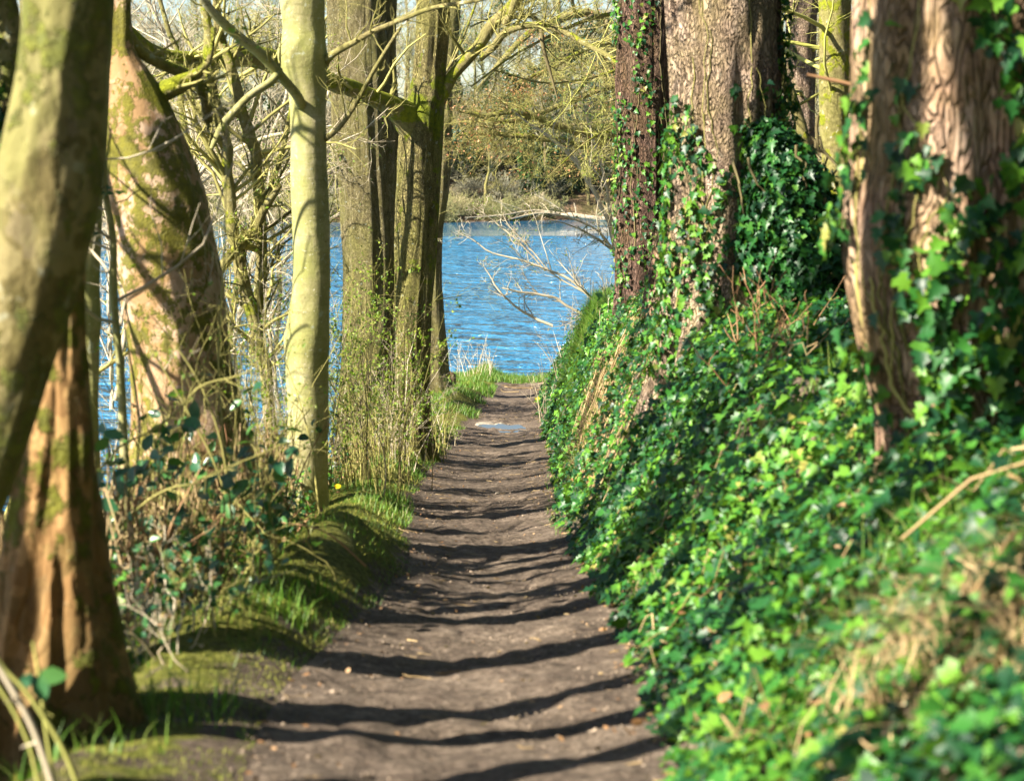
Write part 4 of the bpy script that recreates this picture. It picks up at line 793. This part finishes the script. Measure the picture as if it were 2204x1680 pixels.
stalks("dry_reeds", 1290, 1420, 23, 29, 40, .55, M['twigpale'], "straw-coloured stems round the foot of the dark speckled trunk", 455, .9, .006)
stalks("red_shoots", 1270, 1335, 31, 36, 16, .7, M['twigdark'], "small group of dark upright shoots on the bank crest", 457, .2, .009)
stalks("dead_stalks", 1580, 1760, 10.8, 12.6, 26, .62, M['twigred'], "dry orange-brown stalks under the ivy cloak", 459, .9, .005)
stalks("dead_stalks", 820, 960, 24, 30, 60, .8, M['twig'], "dry tan stems around the forked oak's foot", 461, .4, .006)
stalks("dead_stalks", 720, 880, 16.5, 21, 55, .9, M['twig'], "dry tan stems beside the path between smooth trunk and oak", 463, .35, .005)

# ------------------------------------------------------------------ ground cover
rg = rng_(500); mb = MB()
def scatter_bank(n, y0, y1, u1, pw=1.0):
    y = y0 + (y1 - y0) * rg.random(n) ** pw; v = rg.uniform(-.05, u1, n); x = XR(y) + v; return x, y, v
def ivy_cover(n, y0, y1, u1, size, lift, shape, pw):
    x, y, v = scatter_bank(n, y0, y1, u1, pw); z = height(x, y); Nn = terr_normal(x, y)
    m = (vnoise(np.stack([x * 1.1, y * .9, z * 0 + 3], -1)) + .6 * vnoise(np.stack([x * 3.1, y * 3, z * 0 + 8], -1)) > -1.05) & (rg.random(n) < np.clip((v + .10) / .25, .18, 1))
    bare = (np.exp(-(((x - .84) / .26) ** 2 + ((y - 19.5) / 3.0) ** 2)) > rg.random(n) * .8)
    gr = (np.exp(-(((x - XR(y) - .75) / .4) ** 2 + ((y - 29) / 3.0) ** 2)) > rg.random(n) * .6)
    m &= ~bare & ~gr
    x, y, z, Nn, v = x[m], y[m], z[m], Nn[m], v[m]; k = len(x); lf = lift * rg.random(k) ** .8 * np.clip(.4 + v, .4, 1) * (1 + .9 * vnoise(np.stack([x * 4, y * 4, z * 0], -1)))
    P = np.stack([x, y, z], -1) + Nn * lf[:, None] + np.array([0, 0, 1.]) * .01
    nn = norm(Nn * .8 + rg.normal(size=(k, 3)) * .5 + np.array([0, -.15, .5])); D = rg.normal(size=(k, 3)) + np.array([-.6, -.2, -.5])
    r = np.clip(rg.random(k) * .8 + .3 * vnoise(np.stack([x * 1.3, y * 1.3, z * 0 + 11], -1)) + .08, 0, 1)
    leaves(mb, P, D, nn, size * np.clip(np.exp(rg.normal(size=k) * .42), .35, 2.1) * .95, shape, r)
ivy_cover(30000, 3.4, 13, 2.3, .047, .14, IVY, 1.0)
ivy_cover(30000, 11, 26, 2.0, .045, .12, IVY, 1.0)
ivy_cover(30000, 24, 46, 2.2, .065, .13, DIAM, 1.0)
y = rg.uniform(6.8, 22, 17000); x = XL(y) - rg.uniform(.75, 2.5, 17000); k = (vnoise(np.stack([x * 1.6, y * 1.2, x * 0 + 21], -1)) > .0); x, y = x[k], y[k]; n = len(x); z = height(x, y)
leaves(mb, np.stack([x, y, z + .40 * rg.random(n) ** 1.5], -1), rg.normal(size=(n, 3)), rg.normal(size=(n, 3)) * .5 + [-.3, -.3, .8], .042 * rg.uniform(.5, 1.3, n), IVY, rg.random(n))
o = mb.build("ivy_ground_cover", M['ivy']); tag(o, "glossy green ivy carpeting the steep bank right of the path", "ivy", kind="stuff")
# grass
mb = MB()
def grass(n, xf, y0, y1, h, w, lean=.4, clump=None, pw=1.0):
    y = y0 + (y1 - y0) * rg.random(n) ** pw; x = xf(y, n)
    if clump is not None:
        k = (vnoise(np.stack([x * clump[0], y * clump[0], x * 0 + 1], -1)) > clump[1]); x, y = x[k], y[k]
    z = height(x, y) - .005; m = len(x); blades(mb, x, y, z, h * rg.uniform(.4, 1.2, m), rg, lean, w)
grass(9000, lambda y, n: XL(y) - rg.uniform(-.02, .85, n), 6, 22, .055, .0022, .6, (2.2, .0))
grass(1500, lambda y, n: XL(y) - rg.uniform(.15, 1.0, n), 5, 12, .13, .003, .6, (1.6, .25))
grass(2600, lambda y, n: XL(y) - rg.uniform(.1, .8, n), 4.6, 9.5, .16, .0035, .7, (2.0, .05))
grass(9000, lambda y, n: XL(y) - rg.uniform(-.03, .7, n), 15, 34, .09, .004, .6, (1.4, .0))
grass(12000, lambda y, n: XL(y) - rg.uniform(-.1, 1.7, n) ** 1.0, 36, 49.5, .17, .007, .7, (1.0, -.25))
grass(5000, lambda y, n: rg.uniform(-.7, 1.4, n), 46.5, 50.3, .20, .008, .7)
grass(15000, lambda y, n: XR(y) + rg.uniform(.25, 1.2, n), 24.5, 33, .30, .0065, .9)
grass(15000, lambda y, n: XR(y) + rg.uniform(.05, 2.0, n), 4.5, 24, .21, .004, .8, (1.3, .12))
grass(4200, lambda y, n: XR(y) + rg.uniform(.3, 1.3, n), 4.6, 9, .20, .005, .9, (1.9, .2))
grass(4000, lambda y, n: XR(y) + rg.uniform(-.12, .5, n), 14, 46, .09, .005, .8, (1.5, -.1))
o = mb.build("grass", M['grass']); tag(o, "short fresh grass along both path edges and the point", "grass", kind="stuff")
mb = MB(); y = 19.5 + rg.normal(size=5200) * 2.0; x = .84 + rg.normal(size=5200) * .20; k = x > XR(y) + .1; x, y = x[k], y[k]
blades(mb, x, y, height(x, y), .10 * rg.uniform(.4, 1.3, len(x)), rg, 1.3, .004); y = 4.7 + rg.normal(size=900) * .22; x = 1.12 + rg.normal(size=900) * .14; blades(mb, x, y, height(x, y) + .06, .20 * rg.uniform(.4, 1.3, 900), rg, 1.6, .0035)
o = mb.build("dry_grass", M['straw']); tag(o, "patch of dry straw-coloured grass on the bank face", "dry grass", kind="stuff")
mb = MB()
for (y0, y1, n, h, w) in ((4.6, 9, 9000, .022, .0022), (8, 16, 15000, .024, .0028), (15, 30, 8000, .03, .005)):
    y = rg.uniform(y0, y1, n); x = XL(y) - rg.uniform(.02, .95, n) ** 1.2; k = vnoise(np.stack([x * 3, y * 3, x * 0 + 31], -1)) > -.35; x, y = x[k], y[k]
    blades(mb, x, y, height(x, y) - .003, h * rg.uniform(.4, 1.3, len(x)), rg, .9, w, rnd=rg.random(len(x)) * .9, K=3)
o = mb.build("moss", leafmat("moss_tuft", [(0, (.05, .07, .01)), (.5, (.20, .22, .02)), (1, (.42, .38, .07))], .8, .2)); tag(o, "yellow-green moss tufts over the left verge mounds", "moss", kind="stuff")
# leaf litter, twigs on the ground
mb = MB()
def litter(n, xf, y0, y1, size, pw=.8):
    y = y0 + (y1 - y0) * rg.random(n) ** (1 / pw); x = xf(y, n); z = height(x, y) + .030; k = n; Nn = terr_normal(x, y)
    leaves(mb, np.stack([x, y, z], -1), rg.normal(size=(k, 3)), Nn + rg.normal(size=(k, 3)) * .35, size * rg.uniform(.4, 1.3, k), OVAL, rg.random(k), .3, -.2)
litter(1300, lambda y, n: np.where(rg.random(n) < .6, np.where(rg.random(n) < .5, XL(y) + np.abs(rg.normal(size=n)) * .12, XR(y) - np.abs(rg.normal(size=n)) * .12), rg.uniform(XL(y), XR(y), n)), 4.6, 40, .024)
litter(4200, lambda y, n: XL(y) - rg.uniform(.6, 2.4, n), 5, 34, .045)
litter(1800, lambda y, n: XR(y) + rg.uniform(-.1, 1.9, n), 5, 36, .04)
y = rg.uniform(4.5, 26, 900); x = XR(y) + rg.uniform(.1, 2, 900); leaves(mb, np.stack([x, y, height(x, y) + rg.uniform(.05, .13, 900)], -1), rg.normal(size=(900, 3)), rg.normal(size=(900, 3)) * .5 + [-.3, -.2, .7], .045 * rg.uniform(.4, 1.3, 900), OVAL, rg.random(900))
litter(900, lambda y, n: XR(y) + rg.uniform(.2, 1.2, n), 15, 24, .05)
o = mb.build("leaf_litter", M['dead']); tag(o, "scattered brown dead leaves on the path edges and banks", "leaf litter", kind="stuff")
mb = MB()
def sticks(n, xf, y0, y1, ln, r, lift=.03):
    y = rg.uniform(y0, y1, n); x = xf(y, n); a = rg.uniform(0, 6.28, n); L_ = ln * rg.uniform(.3, 1.2, n); K_ = 5; t = np.linspace(-.5, .5, K_)
    X = x[:, None] + np.cos(a)[:, None] * L_[:, None] * t + rg.normal(size=(n, K_)) * .01; Y = y[:, None] + np.sin(a)[:, None] * L_[:, None] * t + rg.normal(size=(n, K_)) * .01
    Z = height(X, Y) + .006 + (.024 if lift < .01 else 0) + (lift * rg.random(n))[:, None] + np.abs(rg.normal(size=(n, K_))) * lift * .5
    mb.tubes(np.stack([X, Y, Z], -1), (r * rg.uniform(.5, 1.3, n))[:, None] * np.ones((1, K_)), 4, rg.random(n))
sticks(2600, lambda y, n: XL(y) - rg.uniform(.85, 2.4, n), 6.5, 20, .30, .0035, .38)
sticks(330, lambda y, n: XR(y) + rg.uniform(.0, 2.0, n), 4, 26, .28, .003, .12)
sticks(260, lambda y, n: rg.uniform(XL(y), XR(y), n), 5, 42, .12, .0024, .004)
sticks(90, lambda y, n: XR(y) + rg.uniform(.3, 1.3, n), 14, 23, .5, .006, .06)
sticks(26, lambda y, n: XR(y) + rg.uniform(.9, 2.2, n), 4, 6.5, .7, .007, .14)
sticks(16, lambda y, n: rg.uniform(XL(y) + .1, XR(y), n), 43, 46, .8, .007, .03)
o = mb.build("fallen_twigs", M['straw']); tag(o, "dry fallen twigs and straw lying on the banks", "twigs", kind="stuff")
# grit on the path
mb = MB(); n = 7000; y = 4.5 + 36 * rg.random(n) ** 1.5; x = rg.uniform(XL(y) - .05, XR(y) + .05, n); z = height(x, y); OCT = np.array([(1, 0, 0), (0, 1, 0), (-1, 0, 0), (0, -1, 0), (0, 0, .7), (0, 0, -.7)])
V = np.stack([x, y, z + .026], -1)[:, None] + OCT[None] * (rg.uniform(.002, .008, n) * np.where(rg.random(n) > .97, 2.4, 1))[:, None, None] * rg.uniform(.7, 1.3, (n, 6, 1))
T_ = np.array([(0, 1, 4), (1, 2, 4), (2, 3, 4), (3, 0, 4), (1, 0, 5), (2, 1, 5), (3, 2, 5), (0, 3, 5)]); mb.add(V, tris=(T_[None] + (np.arange(n) * 6)[:, None, None]).reshape(-1, 3), rnd=np.repeat(rg.random(n), 6))
o = mb.build("grit", twigmat("earth_crumbs", (.07, .05, .037), (.34, .26, .19), sc=60), smooth=False); tag(o, "small pale grit and bark chips strewn on the bare path", "grit", kind="stuff")

# ------------------------------------------------------------------ puddle, stones, flowers, stump
pc = at(1088, 927, 34.3); n = 60; th = np.arange(n) * 2 * math.pi / n; rr = 1 + .35 * vnoise(np.stack([np.cos(th) * 1.6, np.sin(th) * 1.6, th * 0 + 4], -1)) + .22 * vnoise(np.stack([np.cos(th) * 5, np.sin(th) * 5, th * 0 + 9], -1))
pz_ = float(PZ(34.2)) + .022
mb = MB(); V = np.stack([pc[0] + np.cos(th) * .55 * rr, 34.25 + np.sin(th) * .8 * rr, np.full(n, pz_)], -1)
mb.add(np.vstack([V, [[pc[0], 34.3, pz_]]]), tris=[(n, i, (i + 1) % n) for i in range(n)]); o = mb.build("puddle", M['puddle']); tag(o, "muddy puddle lying across the middle of the path", "puddle", kind="structure")
def rock(name, u, v, y, rx, ry, rz_, label, seed, mat=None, sink=.3, group=None):
    rg = rng_(seed); p = at(u, v, y); x, yy = p[0], y; z = hz(x, yy); a = np.linspace(0, math.pi, 9)[:, None]; b = (np.arange(14) * 2 * math.pi / 14)[None]
    D = np.stack([np.sin(a) * np.cos(b), np.sin(a) * np.sin(b), np.cos(a) + 0 * b], -1); D2 = D * (1 + .28 * vnoise(D * 1.6 + seed)[..., None] + .1 * vnoise(D * 4 + seed)[..., None])
    V = D2 * np.array([rx, ry, rz_]) + np.array([x, yy, z + rz_ * (1 - sink * 2)]); mb = MB(); i = np.arange(8)[:, None] * 14; j = np.arange(14)[None]; j1 = (j + 1) % 14
    mb.add(V, quads=np.stack([i + j, i + 14 + j, i + 14 + j1, i + j1], -1).reshape(-1, 4), rnd=.5); o = mb.build(name, mat or M['stone'])
    return tag(o, label, "stone", group)
rock("stone", 1045, 914, 35.3, .22, .18, .07, "larger flat pale stone behind the puddle", 1)
rock("stone", 1078, 913, 35.2, .12, .10, .07, "smaller rounded pale stone at the puddle's right end", 2)
rock("stone", 1072, 1068, 20.1, .035, .03, .03, "lone small reddish stone on the middle of the path", 3)
rock("stone", 905, 1285, 10.9, .045, .03, .02, "pale stone at the foot of the mossy mound", 4)
rock("stone", 1383, 1585, 6.75, .03, .025, .015, "pale stone at the near right path edge", 5)
rock("tree_stump", 968, 838, 43.5, .14, .14, .20, "small black rotten stump in the grass beside the lakeside tree", 6, M['stump'], .2)["category"] = "stump"
def dandelion(u, v, y, label):
    p = at(u, v, y); z0 = hz(p[0], y); root = thing("dandelion", (p[0], y, z0), label, "flower", ""); s = MB(); zt = max(p[2], z0 + .08)
    s.tube(np.array([(p[0], y, z0), (p[0] + .005, y, (z0 + zt) / 2), (p[0], y - .01, zt)]), np.array([.003] * 3), 5); s.build("stem", M['twiggreen'], root)
    k = 46; a = np.arange(k) * 2.4; el = np.linspace(.1, 1.35, k); D = np.stack([np.cos(a) * np.cos(el), np.sin(a) * np.cos(el), np.sin(el)], -1); f = MB()
    leaves(f, np.repeat(np.array([[p[0], y - .01, zt]]), k, 0), D, norm(np.stack([-np.cos(a) * .4, -np.sin(a) * .4 - .6, np.ones(k)], -1)), np.full(k, .035 * y / 22 if y > 22 else .032), DIAM, np.full(k, .5), 0, 0); f.build("bloom", M['yellow'], root)
    if "group" in root: del root["group"]
dandelion(1157, 872, 39.5, "yellow dandelion at the bank's foot near the far path end")
dandelion(727, 1112, 16.4, "yellow dandelion in the grass right of the smooth trunk's foot")

# ------------------------------------------------------------------ far shore
def proto_tree(seed, h, spread, mat, tmat, low=.3, dens=1.0):
    rg = rng_(seed); k = 9; t = np.linspace(0, 1, k); P = np.stack([np.cumsum(rg.normal(size=k) * .12) * h / 14, np.cumsum(rg.normal(size=k) * .12) * h / 14, t * h * .85 - .4], -1); P[0, :2] = 0
    Rr = np.linspace(.20, .05, k) * h / 13; mb = MB(); mb.tube(P, Rr, 7)
    root = thing("bare_tree", (0, 0, 0), "bare-twigged tree of the wood on the far shore", "tree", "bare trees on the far shore")
    mb.build("trunk", tmat, root, attrs={"moss": np.full(mb.n, .1)})
    a = grow(rg, P[None], Rr[None], int(20 * dens), ang=(30, 70), lf=.42 * spread, k=6, up=.25, rf=.45, tmin=low, rmin=.03); b = grow(rg, *a, 7, lf=.5, k=5, up=.15, rmin=.018); c = grow(rg, *b, 6, lf=.5, k=4, up=.1, rmin=.011)
    d = grow(rg, *c, 3, lf=.7, k=3, up=.1, rmin=.010)
    branch_mesh("crown", mat, root, [a, b, c, d], rg=rg, sides=(4, 3, 3, 3)); return root
FT = [twigmat("far_twig_tan", (.20, .17, .08), (.42, .36, .19), sc=.3), twigmat("far_twig_olive", (.20, .20, .08), (.42, .40, .20), sc=.3), twigmat("far_twig_grey", (.16, .15, .09), (.38, .36, .25), sc=.3)]
protos = [proto_tree(601, 13, 1, FT[0], M['oak2']), proto_tree(602, 15, .9, FT[1], M['oak2'], .4), proto_tree(603, 11, 1.2, FT[2], M['redgrey'], .25), proto_tree(604, 14, 1.1, FT[0], M['limb'], .35), proto_tree(605, 12, 1.0, FT[2], M['oak2'], .3)]
rg = rng_(610); used = [False] * 5
spots = []
for row, (dy, nn) in enumerate([(6, 20), (13, 24), (22, 26), (34, 28), (48, 26), (62, 20)]):
    for j in range(nn):
        x = -54 + 108 * (j + rg.uniform(.1, .9)) / nn; spots.append((x * (1 + .004 * dy), YS(x) + dy + rg.uniform(-3, 3)))
for (x, y) in spots:
    i = int(rg.integers(0, 5)); r_ = protos[i] if not used[i] else copy_tree(protos[i]); used[i] = True
    r_.location = (x, y, hz(x, y) - .2); r_.rotation_euler = (0, 0, rg.uniform(0, 6.28)); s = rg.uniform(.85, 1.3); r_.scale = (s, s, s * rg.uniform(.9, 1.15))
# willow scrub on the waterline
def proto_scrub(seed, mat, h=2.6, name="willow_shrub", label="yellow-green willow scrub on the far waterline", grp="willow shrubs on the far shore", n=90):
    rg = rng_(seed); a = rg.uniform(0, 6.28, n); el = rg.uniform(.15, 1.4, n); d = np.stack([np.cos(a) * np.cos(el), np.sin(a) * np.cos(el), np.sin(el)], -1); K_ = 5; L_ = h * rg.uniform(.5, 1.1, n)
    p = np.stack([rg.normal(size=n) * .5, rg.normal(size=n) * .4, np.zeros(n) - .2], -1); pts = [p]
    for _ in range(K_ - 1): d = norm(d + rg.normal(size=d.shape) * .2 + [0, 0, -.02]); p = p + d * (L_ / (K_ - 1))[:, None]; pts.append(p)
    P = np.stack(pts, 1); Rr = np.full((n, 1), .02) * np.linspace(1, .5, K_)[None]
    root = thing(name, (0, 0, 0), label, "shrub", grp); b = grow(rg, P, Rr, 8, lf=.4, k=4, rmin=.011); c = grow(rg, *b, 3, lf=.5, k=3, rmin=.010)
    branch_mesh("foliage", mat, root, [(P, Rr), b, c], rg=rg, sides=(3, 3, 3)); return root
S1 = proto_scrub(701, twigmat("willow_twig", (.17, .17, .06), (.34, .32, .14), sc=.5)); S2 = proto_scrub(702, twigmat("alder_twig", (.30, .25, .13), (.55, .46, .28), sc=.5), 2.2)
S3 = proto_scrub(703, FT[2], 2.4, "grey_thicket", "grey leafless thicket beneath the far trees", "grey thickets on the far shore")
used = {}
for (src, n, x0, x1, d0, d1, sc) in ((S1, 26, -50, 3, -1, 4, (.7, 1.25)), (S2, 16, -50, 50, -1, 3, (.7, 1.1)), (S1, 10, 5, 50, -1, 3, (.5, .9)), (S3, 46, -52, 52, 3, 14, (.8, 1.5)), (S3, 24, -52, 52, 14, 32, (1, 1.7))):
    for j in range(n):
        x = x0 + (x1 - x0) * (j + rg.uniform(0, 1)) / n; y = YS(x) + rg.uniform(d0, d1); r_ = src if src.name not in used else copy_tree(src); used[src.name] = 1
        s = rg.uniform(*sc); r_.location = (x, y, max(hz(x, y), -.1)); r_.rotation_euler = (0, 0, rg.uniform(0, 6.28)); r_.scale = (s * 1.15, s * 1.15, s)
# ivy-clad columns and evergreens among them
def proto_green(seed, h, w, mat, name, label, grp, n=2600):
    rg = rng_(seed); root = thing(name, (0, 0, 0), label, "tree", grp); mb = MB(); mb.tube(np.array([(0, 0, -.4), (.1, 0, h * .5), (0, .1, h)]), np.array([.2, .15, .04]), 6); mb.build("trunk", M['oak2'], root, attrs={"moss": np.zeros(mb.n)})
    z = h * rg.random(n) ** .8; a = rg.uniform(0, 6.28, n); r = w * (1 - .65 * (z / h) ** 2) * (1 + .6 * vnoise(np.stack([np.cos(a) * 1.5, np.sin(a) * 1.5, z * .7 + seed], -1))) * rg.uniform(.55, 1, n)
    P = np.stack([r * np.cos(a), r * np.sin(a), z], -1); mb = MB(); leaves(mb, P, rg.normal(size=(n, 3)) + [0, 0, -.5], rg.normal(size=(n, 3)) + [0, 0, .5] + norm(P * [1, 1, 0]), .30 * rg.uniform(.5, 1.2, n), DIAM, rg.random(n)); mb.build("foliage", mat, root); return root
G1 = proto_green(801, 8, .75, leafmat("far_ivy", [(0, (.02, .05, .012)), (.6, (.06, .13, .02)), (1, (.14, .24, .05))], .6, .2), "ivy_clad_tree", "narrow ivy-clad tree on the far shore", "ivy-clad trees on the far shore")
G2 = proto_green(802, 5, 2.0, leafmat("far_evergreen", [(0, (.012, .03, .012)), (.6, (.03, .065, .02)), (1, (.08, .12, .035))], .6, .2), "evergreen_bush", "dark rounded evergreen on the far shore", "evergreen bushes on the far shore", 3600)
def place(src, lst):
    first = src.name not in used; used[src.name] = 1
    for (u, dy, s) in lst:
        y = 180 + dy; x = (u - 1101.5) / F_PX * y; y = YS(x) + dy; r_ = src if first else copy_tree(src); first = False
        r_.location = (x, y, hz(x, y) - .1); r_.scale = (s, s, s * rg.uniform(.9, 1.15)); r_.rotation_euler = (0, 0, rg.uniform(0, 6.28))
place(G1, [(1130, 7, 1.0), (1100, 15, .8), (1270, 10, 1.1), (1215, 24, .9), (560, 12, 1), (770, 14, 1), (420, 9, .8), (1180, 30, 1), (985, 25, .9), (1300, 18, .9)])
place(G2, [(1180, 9, .9), (1140, 16, .8), (1000, 13, .9), (1230, 8, .7), (1260, 22, 1.1), (960, 22, 1.1), (680, 10, .9), (500, 16, 1), (340, 12, 1), (860, 12, .9), (1060, 28, 1.0), (1300, 9, .8), (1160, 5, .5), (1190, 40, 1.3), (1320, 36, 1.2), (620, 40, 1.3), (360, 38, 1.3), (540, 24, 1.2), (1120, 21, 1.1), (1050, 14, .8), (1210, 17, 1.0)])
# straight bare poles seen clear against the dark slope, fallen bleached tree
for (u, dy, h, lab) in ((1028, 16, 7, "leftmost of the pale poles on the far slope"), (1055, 18, 6.5, "dark middle pole of the three on the far slope"), (1072, 20, 7, "thin right-hand pole of the three on the far slope")):
    y = 180 + dy; x = (u - 1101.5) / F_PX * y; y = YS(x) + dy; z = hz(x, y); root = thing("bare_pole_tree", (x, y, z), lab, "tree"); mb = MB(); mb.tube(np.array([(x, y, z - .3), (x + .1, y, z + h * .5), (x, y, z + h)]), np.array([.22, .18, .1]), 10)
    mb.build("trunk", M['twigpale'] if h == 7 else M['twigdark'], root)
yl = YS(0) - 4.5; rg = rng_(900); P, r = pxcurve([(1206, 463, 172, 2.5), (1222, 462, 172, 5), (1250, 466, 172, 6), (1290, 471, 172, 6), (1330, 472, 172, 5), (1380, 475, 172, 4)], 20)
root = thing("fallen_tree", (P[5][0], P[5][1], 0.0), "bleached fallen tree lying along the far waterline", "fallen tree"); P[:, 2] = np.maximum(P[:, 2], .25); mb = MB(); mb.tube(P, r * (1 + .12 * vnoise(P * 1.5)), 10); mb.build("trunk", M['log'], root)
L0 = []
for rows in ([(1215, 464, 172, 2.2), (1170, 457, 172, 2), (1120, 466, 171, 1.8), (1092, 473, 170, 1.2)], [(1212, 460, 172, 1.8), (1150, 452, 172, 1.5), (1080, 463, 171, 1.2), (1000, 468, 170, .8)], [(1216, 458, 172, 1.6), (1190, 440, 172, 1.2), (1170, 428, 172, 1), (1150, 418, 172, .6)], [(1240, 460, 172, 1.6), (1238, 448, 172, 1.6), (1236, 442, 172, 1.2), (1236, 438, 172, .8)]):
    L0.append(pxcurve(rows, 8))
a = (np.stack([x[0] for x in L0]), np.stack([x[1] for x in L0])); b = grow(rg, *a, 8, lf=.35, k=5, up=.2, rmin=.02); branch_mesh("branch", M['log'], root, [a, b], rg=rg)
